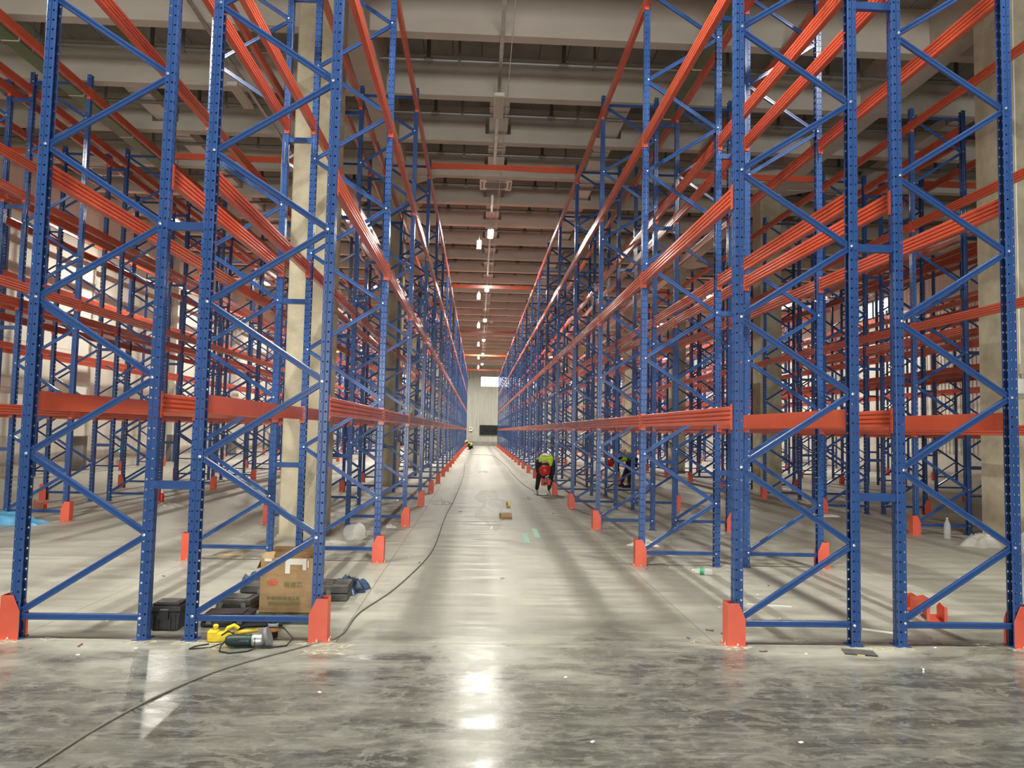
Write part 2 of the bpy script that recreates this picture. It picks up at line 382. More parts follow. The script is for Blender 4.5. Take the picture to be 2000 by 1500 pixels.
# ------------------------------------------------------------------ concrete columns
ORD = ['nearest', 'second', 'third', 'fourth', 'fifth', 'sixth', 'seventh', 'eighth', 'ninth', 'tenth', 'eleventh', 'twelfth', 'thirteenth', 'fourteenth', 'fifteenth', 'sixteenth', 'seventeenth', 'eighteenth', 'nineteenth', 'twentieth', 'twenty-first', 'twenty-second', 'twenty-third', 'twenty-fourth', 'twenty-fifth', 'twenty-sixth', 'twenty-seventh', 'twenty-eighth']
cm = MB().box(-.31, .31, 0, .62, 0, ZB).mesh('shaft', CONC)
cols = {}
for side, xc, where in (('l', -2.51, 'in the rack gap left of the main aisle'), ('r', 8.29, 'in the rack gap right of the second right aisle')):
    for j in range(7):
        c = thing('concrete_column', 'square beige concrete column %s, %s along it' % (where, ORD[j]), 'column', (xc, 11.0+9.92*j, 0), 0, 'concrete columns among the racks')
        o = link('shaft', cm, c); bevel(o, .02, 1)
        link('footing', MB().box(-.33, .33, -.02, .64, 0, .03).mesh('footing', CONC), c)
        cols[side, j] = c
c = cols['r', 0]
link('conduit', MB().tube([(-.10, -.015, 2.75), (-.10, -.015, ZB)], .012).mesh('conduit', WHITE), c)
link('junction_box', MB().box(-.19, .05, -.08, 0, 2.3, 2.52).box(-.17, .03, -.085, -.08, 2.32, 2.5).mesh('junction_box', WHITE), c)
link('cable_gland', MB().box(-.13, -.07, -.05, 0, 2.6, 2.75).tube([(-.1, -.03, 2.6), (-.09, -.05, 2.56), (-.1, -.04, 2.52)], .008).mesh('cable_gland', CREAM), c)

# ------------------------------------------------------------------ pallet racks
FW = .903                       # post centre to post centre
def post_mesh(detail=True):
    m = MB(); n = 97; p = TOP/n
    pts = [(.029, 0), (.029, .005), (.0355, .010), (.0355, .0385), (.0345, .0412), (.032, .0425), (.006, .0425), (.002, .039), (-.001, .039), (-.005, .0425), (-.0305, .0425), (-.033, .040), (-.033, .025)]
    kinds = [0, 0, 2, 0, 0, 1, 0, 0, 0, 1, 0, 0]
    def strip(a, b, kind):
        ax, ay = a; bx, by = b
        if not kind:
            m.add([(ax, ay, 0), (bx, by, 0), (bx, by, TOP), (ax, ay, TOP)], [(0, 1, 2, 3)]); return
        w = math.hypot(bx-ax, by-ay); rx, rz = (.0075, .0075) if kind == 1 else (.006, .013)
        base = len(m.v); vs = []; fs = []
        for i in range(n):
            z0 = i*p; zc = z0+p/2; o = len(vs)
            for uu, zz in ((0, z0), (.5, z0), (1, z0), (1, zc), (1, z0+p), (.5, z0+p), (0, z0+p), (0, zc)):
                vs.append((ax+(bx-ax)*uu, ay+(by-ay)*uu, zz))
            for du, dz in ((-.75, -.75), (0, -1), (.75, -.75), (1, 0), (.75, .75), (0, 1), (-.75, .75), (-1, 0)):
                uu = .5 + du*rx/w; vs.append((ax+(bx-ax)*uu, ay+(by-ay)*uu, zc+dz*rz))
            fs += [(o+q, o+(q+1) % 8, o+8+(q+1) % 8, o+8+q) for q in range(8)]
        m.add(vs, fs)
    for i, k in enumerate(kinds):
        strip(pts[i], pts[i+1], k)
        a, b = pts[i], pts[i+1]
        strip((a[0], -a[1]), (b[0], -b[1]), k)
    return m.mesh('post', BLUE)
POST = post_mesh()
PLATE = MB().box(-.055, .055, -.06, .06, 0, .008).mesh('base_plate', BLUE)
NODES = [.178 + .5775*i for i in range(13)]
BR = [(-.010, -.023), (.010, -.023), (.014, -.019), (.014, -.008), (.009, -.005), (.009, .005), (.014, .008), (.014, .019), (.010, .023), (-.010, .023), (-.014, .019), (-.014, .008), (-.009, .005), (-.009, -.005), (-.014, -.008), (-.014, -.019)]
def node(i): return (.025 if i % 2 == 0 else FW - .025, NODES[i])
def brace_one(x0, z0, x1, z1): return MB().prism(BR, (x0, 0, z0), (x1, 0, z1), up=Vector((0, 1, 0)) if False else Vector((0, 0, 1)))
DIAG = []
for i in range(12):
    (xa, za), (xb, zb) = node(i), node(i+1)
    s = .014
    DIAG.append(MB().prism(BR, (xa, 0, za+s), (xb, 0, zb-s)).mesh('brace', BLUE))
HB = MB().prism(BR, (.015, 0, NODES[0]-.022), (FW-.015, 0, NODES[0]-.022)).mesh('brace', BLUE)
HT = MB().prism(BR, (.015, 0, NODES[12]+.005), (FW-.015, 0, NODES[12]+.005)).mesh('brace', BLUE)
def joined(ms, name, mats):
    m = MB()
    for me in ms: m.add([v.co for v in me.vertices], [tuple(p.vertices) for p in me.polygons])
    return m.mesh(name, mats)
BRACING = joined(DIAG + [HB, HT], 'bracing', BLUE)
bo = MB()
for i in range(13):
    x = .016 if i % 2 == 0 else FW-.016
    for s in (-1, 1):
        bo.lathe([(.011, 0), (.011, .008), (.006, .009), (.006, .014), (0, .014)], 6, T(x, s*.0425, NODES[i]) @ RX(-s*math.pi/2))
for x in (FW-.016, ):
    bo.lathe([(.011, 0), (.011, .008), (0, .012)], 6, T(x, -.0425, NODES[0]-.02) @ RX(math.pi/2))
BOLTS = bo.mesh('brace_bolts', ZINC)
def guard_mesh():
    m = MB(); t = .005
    poly = [(-.045, 0), (.085, 0), (.085, .315), (.005, .315), (-.045, .2)]
    for y in (-.060, .060-t):
        n = len(poly); m.add([(x, yy, z) for yy in (y, y+t) for x, z in poly], [tuple(range(n-1, -1, -1)), tuple(range(n, 2*n))] + [(i, (i+1) % n, n+(i+1) % n, n+i) for i in range(n)])
    m.box(.085, .09, -.060, .060, 0, .315)
    m.box(-.045, .085, -.079, -.060, 0, .006).box(-.045, .085, .060, .079, 0, .006).box(.09, .112, -.060, .060, 0, .006)
    return m
GUARDM = guard_mesh().mesh('column_guard', GUARD)
gb = MB()
for x, y in ((.02, -.07), (.02, .07), (.101, -.03), (.101, .03)): gb.lathe([(.009, .006), (.009, .016), (.004, .02), (.004, .03), (0, .03)], 6, T(x, y, 0))
GBOLT = gb.mesh('anchor_bolts', ZINC)
# beams: local y along the bay, attached to the web face at x=.05 (outward +x)
BL = BAY - .095; BX = -.0150
def beam_body(m, both=True):
    z0, h = .03, .14; prof = [(.050, 0)]
    for i in range(3):
        a = h*(i+1)/4
        prof += [(.055, a-.029), (.056, a-.018), (.055, a-.007), (.044, a-.004), (.044, a+.004), (.055, a+.007)]
    prof += [(.055, h-.005), (.050, h)]
    prof += [(.055-x, z) for x, z in reversed(prof)] if both else [(.004, h), (.004, 0)]
    prof = [(x+BX, z) for x, z in prof]; n = len(prof)
    m.add([(x, y, z+z0) for y in (.0, BL) for x, z in prof], [(i, (i+1) % n, n+(i+1) % n, n+i) for i in range(n)] + [tuple(range(n-1, -1, -1)), tuple(range(n, 2*n))])
    return m
def connector(m, y, s):
    """s=+1: connector at the start of the beam (post behind it), -1 at its end"""
    a, b = (y-.042*s, y+.004*s); m.box(.0505+BX, .055+BX, min(a, b), max(a, b), -.012, .185)
    a, b = (y-.002*s, y+.004*s); m.box(BX, .055+BX, min(a, b), max(a, b), -.012, .185)
    for z in (.02, .085, .15): m.lathe([(.006, 0), (.006, .004), (0, .006)], 6, T(.055+BX, y-.022*s, z) @ RY(math.pi/2))
    return m
BEAM = beam_body(MB()).mesh('beam', ORANGE); BEAM1 = beam_body(MB(), False).mesh('beam', ORANGE)
CON0 = connector(MB(), 0, 1).mesh('connector', ORANGE); CON1 = connector(MB(), BL, -1).mesh('connector', ORANGE)
BEAMJ = connector(connector(beam_body(MB()), 0, 1), BL, -1).mesh('beam', ORANGE)
SPACER = MB().prism([(-.02, -.03), (.02, -.03), (.02, .03), (-.02, .03)], (0, 0, 0), (1, 0, 0)).mesh('row_spacer', BLUE)
LEVELS = [1.627, 3.357, 5.107, 6.857]

def rack(x0, aisle, k0, label, near_k, omit=None, gap=None):
    """x0: X of the left post line; aisle: +1 aisle on the right (+x), -1 on the left; gap: width to the twin row behind"""
    R = thing('pallet_rack', label, 'pallet rack', (x0, fy(k0), 0), 0, 'pallet rack rows')
    for k in range(k0, NK):
        y = (k-k0)*BAY
        F = link('upright_frame', None, R, (0, y, 0))
        near = k <= near_k
        link('post', POST, F, (0, 0, 0), (0, 0, math.pi)); link('post', POST, F, (FW, 0, 0))
        if near:
            for me in [HB] + DIAG + [HT]: link('brace', me, F)
            link('brace_bolts', BOLTS, F, kind='stuff')
            link('base_plate', PLATE, F, (0, 0, 0), (0, 0, math.pi)); link('base_plate', PLATE, F, (FW, 0, 0))
        else:
            link('bracing', BRACING, F, kind='stuff')
        gx, gr = (FW, 0) if aisle > 0 else (0, math.pi)
        link('column_guard', GUARDM, F, (gx, 0, 0), (0, 0, gr))
        if near: link('anchor_bolts', GBOLT, F, (gx, 0, 0), (0, 0, gr), kind='stuff')
        if k == NK-1: break
        for z in LEVELS:
            for s in (-1, 1):
                if s == -aisle and omit and (k-1) % 3 == 0: continue
                if s > 0: lo, ro = (FW, y+.0475, z), 0
                else: lo, ro = (0, y+.0475+BL, z), math.pi
                if near:
                    b = link('beam', BEAM1 if z < 2 else BEAM, R, lo, (0, 0, ro)); link('connector', CON0, b); link('connector', CON1, b)
                else: link('beam', BEAMJ, R, lo, (0, 0, ro))
    if gap:
        xa = -.036 if aisle > 0 else FW+.036
        d = -gap+.072 if aisle > 0 else gap-.072
        for k in range(k0, NK):
            for z in (1.12, 3.06, 5.03, 6.8):
                o = link('row_spacer', SPACER, R, (xa, (k-k0)*BAY - .0, z)); o.scale = (d, 1, 1)
    return R
XP = dict(L1=-2.058, L2=-3.302, L3=-7.40, L4=-8.66, L5=-12.68, R1=1.992, R2=3.257, R3=7.33, R4=8.60, R5=12.62, R6=13.88, R7=17.93)
rack(XP['L1'], 1, 0, 'blue and orange pallet rack lining the left side of the main aisle', 7, gap=.349)
rack(XP['L2'], -1, 0, 'pallet rack standing back to back with the rack left of the main aisle', 6, omit=True)
rack(XP['L3'], 1, 1, 'pallet rack across the second aisle on the left, blue tarp at its foot', 5, gap=.357)
rack(XP['L4'], -1, 1, 'pallet rack back to back behind the one with a blue tarp at its foot', 4)
rack(XP['L5'], 1, 3, 'pallet rack standing against the left white wall', 4)
rack(XP['R1'], -1, 0, 'pallet rack lining the right side of the main aisle, two workers beside it', 7, gap=.362)
rack(XP['R2'], 1, 0, 'pallet rack back to back with the rack right of the main aisle', 6)
rack(XP['R3'], -1, 1, 'pallet rack across the second aisle on the right, plastic bags at its foot', 5, omit=True, gap=.367)
rack(XP['R4'], 1, 1, 'pallet rack back to back behind the one with plastic bags at its foot', 4, omit=True)
rack(XP['R5'], -1, 2, 'pallet rack across the third aisle on the right', 3, gap=.357)
rack(XP['R6'], 1, 3, 'pallet rack back to back behind the third right aisle rack', 3)
rack(XP['R7'], -1, 4, 'pallet rack standing against the right ribbed wall', 4)

# tie beams across the aisles on top of the posts
def tie(name, xa, xb, k, label):
    o = thing('tie_beam', label, 'tie beam', ((xa+xb)/2, fy(k), 7.14), 0, 'orange tie beams across the aisles')
    h = (xb-xa)/2
    link('rail', MB().prism([(-.03, -.06), (.03, -.06), (.03, -.022), (.024, -.018), (.024, .018), (.03, .022), (.03, .06), (-.03, .06), (-.03, .022), (-.024, .018), (-.024, -.018), (-.03, -.022)], (-h, 0, 0), (h, 0, 0)).mesh('rail', ORANGE), o)
    for s in (-1, 1): link('end_plate', MB().box(s*h-.004, s*h+.004, -.05, .05, -.09, .09).mesh('end_plate', ORANGE), o)
AIS = [('the main aisle', XP['L1']+FW+.045, XP['R1']-.045), ('the second aisle on the left', XP['L3']+FW+.045, XP['L2']-.045), ('the aisle next to the left wall', XP['L5']+FW+.045, XP['L4']-.045),
       ('the second aisle on the right', XP['R2']+FW+.045, XP['R3']-.045), ('the third aisle on the right', XP['R4']+FW+.045, XP['R5']-.045)]
for an, xa, xb in AIS:
    for i, k in enumerate((3, 7, 11, 15, 19)):
        tie('tie', xa, xb, k, 'orange tie beam high across %s, %s one from the front' % (an, ['first', 'second', 'third', 'fourth', 'fifth'][i]))

# ------------------------------------------------------------------ ceiling services
def pipe_run(y, idx):
    o = thing('sprinkler_pipe', 'grey sprinkler pipe under the ceiling slab, %s from the camera' % ORD[idx], 'pipe', (0, y, 8.8), 0, 'sprinkler pipes between the ceiling beams')
    link('main_pipe', PIPE_M, o)
    for i in range(11):
        link('hanger', HANG_M, o, (-11.17+i*2.66, 0, 0))
        link('riser', RISE_M, o, (-11.78+i*2.66, 0, 0))
RISER = mat('dark_riser_pipe', (.13, .11, .095), .5)
PIPE_M = MB().tube([(XL+.1, 0, 0), (XR-.1, 0, 0)], .042, 10).mesh('main_pipe', PIPE)
HANG_M = MB().box(-.03, .03, -.055, .055, -.06, -.05).box(-.028, .028, -.055, -.035, -.06, .65).box(-.03, .03, .045, .055, -.06, .05).mesh('hanger', PIPE)
RISE_M = MB().tube([(0, 0, .03), (0, 0, .65)], .042, 8).tube([(-.09, 0, 0), (.09, 0, 0)], .055, 10).tube([(0, 0, .03), (0, 0, .1)], .042, 8).tube([(0, 0, -.08), (0, 0, 0)], .018, 8).mesh('riser', [RISER])
for i in range(24): pipe_run(14.35+2.475*i, i)

for x, wh in ((.32, 'over the main aisle'), (3.03, 'over the rack right of the main aisle'), (-7.65, 'over the far left racks'), (10.9, 'over the third right aisle')):
    o = thing('ceiling_duct', 'white rectangular duct passing through the ceiling beams %s' % wh, 'duct', (x, 15.9, 0), 0)
    for a, b in (((0, 4.4), (7.0, 31.4), (34, 56)) if x == .32 else ((0, 56),)): link('duct_body', MB().box(-.22, .22, a, b, 8.86, 9.1).mesh('duct_body', WHITE), o)
    jm = MB().box(-.235, .235, -.02, .02, 8.845, 9.115).mesh('flange', GALV)
    for j in range(22):
        if x == .32 and j in (2, 13): continue
        link('flange', jm, o, (0, .6+j*2.475, 0))
for x, wh in ((3.95, 'right of the main aisle'), (-8.45, 'above the far left racks')):
    o = thing('cable_tray', 'green cable tray hung below the ceiling %s' % wh, 'cable tray', (x, 8, 8.3), 0)
    link('tray', MB().box(-.15, .15, 0, 66, 0, .01).box(-.15, -.14, 0, 66, .01, .1).box(.14, .15, 0, 66, .01, .1).mesh('tray', GREENT), o)
    jm = MB().box(-.155, .155, -.015, .015, -.006, .105).mesh('splice', PAPER); hm = MB().box(-.16, -.15, -.01, .01, 0, 1.15).box(.15, .16, -.01, .01, 0, 1.15).mesh('hanger', GALV)
    for j in range(29): link('splice', jm, o, (0, .9+j*2.2, 0)); link('hanger', hm, o, (0, 1.3+j*2.2, 0))

# luminaires
LX = [(-10.0, 'far left aisle'), (-4.95, 'second aisle on the left'), (.27, 'main aisle'), (5.35, 'second aisle on the right'), (10.9, 'third aisle on the right'), (16.2, 'aisle by the right wall')]
def LIT(x, i):
    if i == -1: return False
    if x < -8: return True
    if x < -3: return i == -2 or i >= 1
    if x < 2: return True
    if x < 8: return i == -2 or i >= 3
    return i >= 1
LH = MB().box(-.098, .098, -.55, .55, 0, .06).box(-.06, .06, -.48, .48, .06, .10).mesh('housing', WHITE)
LD = MB().box(-.08, .08, -.53, .53, -.012, 0).mesh('diffuser', LAMP_ON)
LDO = MB().box(-.08, .08, -.53, .53, -.012, 0).mesh('diffuser', CREAM)
LS = MB().tube([(0, -.38, .1), (0, -.38, .37)], .006, 6).tube([(0, .38, .1), (0, .38, .37)], .006, 6).mesh('suspension_rods', ZINC)
for x, an in LX:
    for i in range(-2, 6):
        y = 24.95+9.92*i; lit = LIT(x, i)
        if i < 0 and abs(x) > 12: continue
        o = thing('high_bay_lamp', '%s white high bay lamp over the %s, %s from the front' % ('lit' if lit else 'unlit', an, ORD[i+2]), 'lamp', (x, y, 8.2), 0, 'high bay lamps')
        link('housing', LH, o); link('diffuser', LD if lit else LDO, o); link('suspension_rods', LS, o)
        if lit:
            a = area('lamp_light', (x, y, 8.17), .16, 1.05, LAMP_W, LAMP_COL); a.data.spread = LAMP_SPREAD
    o = thing('lamp_trunking', 'thin pale trunking carrying the lamps over the %s' % an, 'trunking', (x, 2, 8.612), 0)
    segs = [(0, 17.7), (19.95, 44.6), (47.2, 69.4), (71.95, 77.6)] if abs(x) < 1 else [(0, 77.6)]
    for a, b in segs: link('channel', MB().box(-.035, .035, a, b, -.05, -.01).mesh('channel', GALV), o)
    link('cable', MB().tube([(.17, 0, -.01), (.19, 20, -.012), (.17, 76, -.01)], .009, 6).mesh('cable', PAPER), o)
for i in range(6):
    o = thing('emergency_lamp', 'small cream emergency lamp beside the main aisle high bay lamps, %s from the front' % ['first', 'second', 'third', 'fourth', 'fifth', 'sixth'][i], 'lamp', (-.11, 25.445+9.9*i, 7.95), 0, 'small emergency lamps')
    link('body', MB().box(-.075, .075, -.05, .05, -.16, .14).mesh('body', CREAM), o); link('suspension_rod', MB().tube([(0, 0, .14), (0, 0, .655)], .006, 6).mesh('suspension_rod', ZINC), o)

def cassette(x, y, wh):
    o = thing('air_conditioner', 'white ceiling cassette air conditioner %s' % wh, 'air conditioner', (x, y, 8.64), 0)
    m = MB().box(-.46, .46, -.46, .46, 0, .06)
    b = bevel(link('face_panel', m.mesh('face_panel', WHITE), o), .02, 2)
    m = MB(); n = 24
    def rr(hw, hh, r, z):
        out = []
        for c, (sx, sy) in enumerate(((1, 1), (-1, 1), (-1, -1), (1, -1))):
            for q in range(n//4):
                a = math.pi/2*(c + q/(n/4-1)); out.append((sx*(hw-r)+r*math.cos(a), sy*(hh-r)+r*math.sin(a), z))
        return out
    link('return_grille', MB().add(rr(.31, .27, .13, -.008) + rr(.31, .27, .13, 0), [tuple(range(n-1, -1, -1)), tuple(range(n, 2*n))] + [(i, (i+1) % n, n+(i+1) % n, n+i) for i in range(n)]).mesh('return_grille', GREYM), o)
    for a in range(4):
        v = MB().box(-.28, .28, .37, .41, -.012, 0, RZ(a*math.pi/2)).mesh('louver', PLINTHF); link('louver', v, o)
    link('body', MB().box(-.38, .38, -.38, .38, .06, .55).mesh('body', GALV), o)
    link('drop_rods', MB().box(-.42, -.40, -.42, -.40, .1, .81).box(.40, .42, .40, .42, .1, .81).box(-.42, -.40, .40, .42, .1, .81).box(.40, .42, -.42, -.40, .1, .81).mesh('drop_rods', ZINC), o)
    link('insulated_pipe', MB().tube([(.38, .1, .28), (.8, .12, .30), (1.35, .3, .5), (2.0, .3, .56), (4.6, .3, .56)], .045, 8).tube([(.38, -.05, .42), (.62, -.05, .42), (.62, -.05, .75), (3.0, .2, .72), (4.6, .25, .66)], .03, 8).mesh('insulated_pipe', INSUL), o)
cassette(.35, 21.25, 'over the main aisle, nearest the camera'); cassette(.35, 48.45, 'over the main aisle halfway down'); cassette(.35, 73.4, 'over the main aisle near the far wall')
cassette(-10.65, 21.25, 'over the far left aisle'); cassette(10.0, 21.25, 'over the third right aisle')
for nm, x, y, z, rz in (('on the left white wall', XL+.26, 28.2, .62, 0), ('on the right wall', XR-.12, 38.5, 1.0, math.pi)):
    o = thing('exit_sign', 'small green lit exit sign %s' % nm, 'exit sign', (x, y, z), rz)
    link('sign_box', MB().box(-.03, 0, -.2, .2, -.1, .1).mesh('sign_box', WHITE), o); link('lit_face', MB().box(0, .006, -.19, .19, -.09, .09).mesh('lit_face', SIGNG), o)

# ------------------------------------------------------------------ people
def skin_obj(name, pts, edges, m, parent, k=1.0, sub=2):
    names = list(pts); me = D.meshes.new(name)
    me.from_pydata([pts[n][:3] for n in names], [(names.index(a), names.index(b)) for a, b in edges], [])
    me.materials.append(m)
    o = link(name, me, parent); md = o.modifiers.new('skin', 'SKIN'); md.use_smooth_shade = True
    for i, n in enumerate(names):
        r = pts[n][3]*k; sv = me.skin_vertices[0].data[i]; sv.radius = (r, r); sv.use_root = (i == 0)
    s = o.modifiers.new('sub', 'SUBSURF'); s.levels = sub; s.render_levels = sub
    return o
def hand(parent, wrist, palm, side):
    w, p = Vector(wrist), Vector(palm); d = (p-w).normalized(); sd = d.cross(Vector((0, 1, 0)) if abs(d.y) < .9 else Vector((1, 0, 0))).normalized(); up = sd.cross(d)
    m = MB(); m.tube([w, w+d*.03, w+d*.085], [.024, .034, .032], 8)
    for i, (o, l) in enumerate(((-.027, .065), (-.009, .078), (.009, .073), (.027, .058))):
        b = w+d*.08+sd*o; m.tube([b, b+d*l*.45+up*.006, b+d*l*.75+up*.03, b+d*l*.7+up*.05], [.0095, .009, .008, .006], 6)
    b = w+d*.03+sd*side*.03; m.tube([b, b+d*.03+sd*side*.025, b+d*.055+sd*side*.02+up*.02], [.011, .0095, .007], 6)
    return link('hand', m.mesh('hand', SKIN, True), parent)
def shoe(parent, ankle, toe, m):
    a, t = Vector(ankle), Vector(toe); d = Vector((t.x-a.x, t.y-a.y, 0)).normalized(); s = Vector((-d.y, d.x, 0))
    mb = MB(); c = Vector((a.x, a.y, 0)); rings = []
    for u, hw, h in ((-.09, .02, .06), (-.07, .038, .10), (0, .042, .11), (.06, .043, .085), (.13, .047, .06), (.18, .038, .045), (.20, .015, .03)):
        p = c+d*u; rings.append([p+s*hw*.9, p+s*hw+Vector((0, 0, h*.5)), p+s*hw*.6+Vector((0, 0, h)), p-s*hw*.6+Vector((0, 0, h)), p-s*hw+Vector((0, 0, h*.5)), p-s*hw*.9])
    vs = [v for r in rings for v in r]; n = 6
    mb.add(vs, [(i*n+j, i*n+(j+1) % n, (i+1)*n+(j+1) % n, (i+1)*n+j) for i in range(len(rings)-1) for j in range(n)] + [tuple(range(n-1, -1, -1)), tuple(range((len(rings)-1)*n, len(rings)*n))])
    o = link('shoe', mb.mesh('shoe', m, True), parent); return o
def helmet(parent, c, fwd, up, m, r=.135):
    f = Vector(fwd).normalized(); u = Vector(up).normalized(); f = (f-u*f.dot(u)).normalized(); s = u.cross(f)
    M = Matrix((f, s, u)).transposed().to_4x4(); M.translation = Vector(c)
    h = MB().lathe([(r*1.12, -.02), (r*1.1, -.005), (r, .0), (r*.98, .05), (r*.85, .10), (r*.55, .135), (0, .15)], 18, M)
    o = link('helmet', h.mesh('helmet', m, True), parent)
    b = MB().add([M @ Vector(p) for p in ((r*.9, -.08, -.012), (r*1.5, -.05, -.022), (r*1.58, 0, -.025), (r*1.5, .05, -.022), (r*.9, .08, -.012), (r*.9, -.08, -.004), (r*1.5, -.05, -.014), (r*1.58, 0, -.017), (r*1.5, .05, -.014), (r*.9, .08, -.004))], [(4, 3, 2, 1, 0), (5, 6, 7, 8, 9), (0, 1, 6, 5), (1, 2, 7, 6), (2, 3, 8, 7), (3, 4, 9, 8)])
    link('brim', b.mesh('brim', m), o); return o
def face(parent, c, fwd, up):
    f = Vector(fwd).normalized(); u = Vector(up).normalized(); f = (f-u*f.dot(u)).normalized(); s = u.cross(f); c = Vector(c)
    m = MB(); m.tube([c+f*.092+u*.012, c+f*.118-u*.02, c+f*.10-u*.03], [.008, .014, .008], 6)
    for k in (-1, 1): m.lathe([(0, -.03), (.018, -.015), (.02, .01), (0, .03)], 6, T(*(c+s*k*.098)))
    link('nose_and_ears', m.mesh('nose_and_ears', SKIN, True), parent)
    e = MB()
    for k in (-1, 1): e.lathe([(0, -.009), (.009, 0), (0, .009)], 6, T(*(c+f*.092+s*k*.032+u*.015)))
    e.tube([c+f*.092-s*.025-u*.05, c+f*.098-u*.052, c+f*.092+s*.025-u*.05], .005, 5)
    link('eyes_and_mouth', e.mesh('eyes_and_mouth', CLOTH), parent)
BE = [('pelvis', 'waist'), ('waist', 'chest'), ('chest', 'neck'), ('neck', 'head'), ('head', 'crown'), ('chest', 'shL'), ('shL', 'elL'), ('elL', 'wrL'), ('chest', 'shR'), ('shR', 'elR'), ('elR', 'wrR'),
      ('pelvis', 'hipL'), ('hipL', 'knL'), ('knL', 'anL'), ('pelvis', 'hipR'), ('hipR', 'knR'), ('knR', 'anR')]
RAD = dict(pelvis=.135, waist=.125, chest=.14, neck=.055, head=.092, crown=.075, shL=.062, shR=.062, elL=.043, elR=.043, wrL=.03, wrR=.03, hipL=.09, hipR=.09, knL=.062, knR=.062, anL=.042, anR=.042)
def person(label, J, hands, toes, hm, fwd, up, group=None, shoem=SHOE, sleeve=CLOTH, trouser=CLOTH):
    P = thing('person', label, 'person')
    pts = {n: (*J[n], RAD[n]) for n in RAD}
    b = skin_obj('body', pts, BE, SKIN, P)
    sub = lambda ns: {n: pts[n] for n in ns}
    skin_obj('trousers', {**sub(['pelvis', 'hipL', 'knL', 'anL', 'hipR', 'knR', 'anR'])}, [e for e in BE if e[0] in ('pelvis', 'hipL', 'hipR', 'knL', 'knR') and e[1] != 'waist'], trouser, P, 1.14)
    skin_obj('jacket', sub(['chest', 'waist', 'pelvis', 'neck', 'shL', 'elL', 'wrL', 'shR', 'elR', 'wrR']), [e for e in BE if e[0] in ('chest', 'shL', 'elL', 'shR', 'elR', 'waist', 'pelvis') and e[1] in ('chest', 'waist', 'neck', 'shL', 'elL', 'wrL', 'shR', 'elR', 'wrR')], sleeve, P, 1.13)
    mid = lambda a, c, t: tuple(Vector(J[a]).lerp(Vector(J[c]), t))
    vp = {'chest': (*J['chest'], .165), 'waist': (*J['waist'], .158), 'hem': (*mid('waist', 'pelvis', .8), .16), 'vl': (*mid('chest', 'shL', .95), .085), 'vr': (*mid('chest', 'shR', .95), .085), 'vn': (*mid('chest', 'neck', .85), .10)}
    v = skin_obj('safety_vest', vp, [('chest', 'waist'), ('waist', 'hem'), ('chest', 'vl'), ('chest', 'vr'), ('chest', 'vn')], HIVIS, P, 1.10)
    ax = (Vector(J['waist'])-Vector(J['chest'])).normalized()
    q = Vector((0, 0, 1)).rotation_difference(ax).to_matrix().to_4x4()
    for t in (.55,):
        M = Matrix.Translation(Vector(J['chest']).lerp(Vector(J['waist']), t)) @ q
        link('reflective_band', MB().lathe([(.168, -.02), (.172, -.016), (.172, .016), (.168, .02)], 20, M).mesh('reflective_band', REFL, True), v)
    for (wr, pl), s in zip(hands, (1, -1)): hand(P, wr, pl, s)
    for a, t in toes: shoe(P, a, t, shoem)
    face(P, J['head'], fwd, up)
    hc = Vector(J['head']) - Vector(fwd).normalized()*.022 + Vector(up).normalized()*.01
    link('hair', MB().lathe([(0, -.10), (.06, -.085), (.097, -.03), (.10, .03), (.07, .085), (0, .10)], 14, Matrix.Translation(hc)).mesh('hair', CLOTH, True), P)
    helmet(P, Vector(J['crown'])-Vector(up).normalized()*.01, fwd, up, hm)
    return P
V = Vector
J1 = dict(pelvis=(1.76, 19.22, .84), waist=(1.74, 19.03, .90), chest=(1.71, 18.78, .84), neck=(1.68, 18.61, .77), head=(1.67, 18.50, .71), crown=(1.665, 18.45, .63), shL=(1.90, 18.78, .80), elL=(1.90, 18.72, .56), wrL=(1.80, 18.66, .42),
          shR=(1.51, 18.78, .80), elR=(1.52, 18.70, .56), wrR=(1.70, 18.62, .42), hipL=(1.86, 19.22, .80), knL=(1.90, 19.12, .45), anL=(1.84, 19.22, .10), hipR=(1.66, 19.22, .80), knR=(1.57, 19.05, .46), anR=(1.52, 19.05, .10))
person('bending worker in lime vest and red helmet drilling at a rack foot', J1, [((1.80, 18.66, .42), (1.80, 18.64, .34)), ((1.70, 18.62, .42), (1.74, 18.62, .34))], [((1.84, 19.22, .1), (1.82, 18.95, 0)), ((1.52, 19.05, .1), (1.46, 18.8, 0))], RED, (0, .35, -1), (0, -.75, -.65))
J2 = dict(pelvis=(4.56, 22.05, .80), waist=(4.44, 22.05, .93), chest=(4.24, 22.05, .95), neck=(4.06, 22.05, .86), head=(4.00, 22.05, .78), crown=(3.94, 22.05, .73), shL=(4.13, 21.88, .87), elL=(4.10, 21.86, .63), wrL=(4.13, 21.90, .46),
          shR=(4.14, 22.22, .87), elR=(4.14, 22.26, .64), wrR=(4.22, 22.22, .46), hipL=(4.55, 21.95, .76), knL=(4.46, 21.92, .44), anL=(4.46, 21.95, .1), hipR=(4.55, 22.16, .76), knR=(4.40, 22.2, .44), anR=(4.28, 22.2, .1))
P2 = person('worker in lime vest stooping beside a rack post beyond the right rack', J2, [((4.13, 21.90, .46), (4.15, 21.92, .38)), ((4.22, 22.22, .46), (4.2, 22.2, .38))], [((4.46, 21.95, .1), (4.2, 21.95, 0)), ((4.28, 22.2, .1), (4.0, 22.2, 0))], RED, (-.6, 0, -.9), (-.75, 0, -.2), shoem=CLOTH)
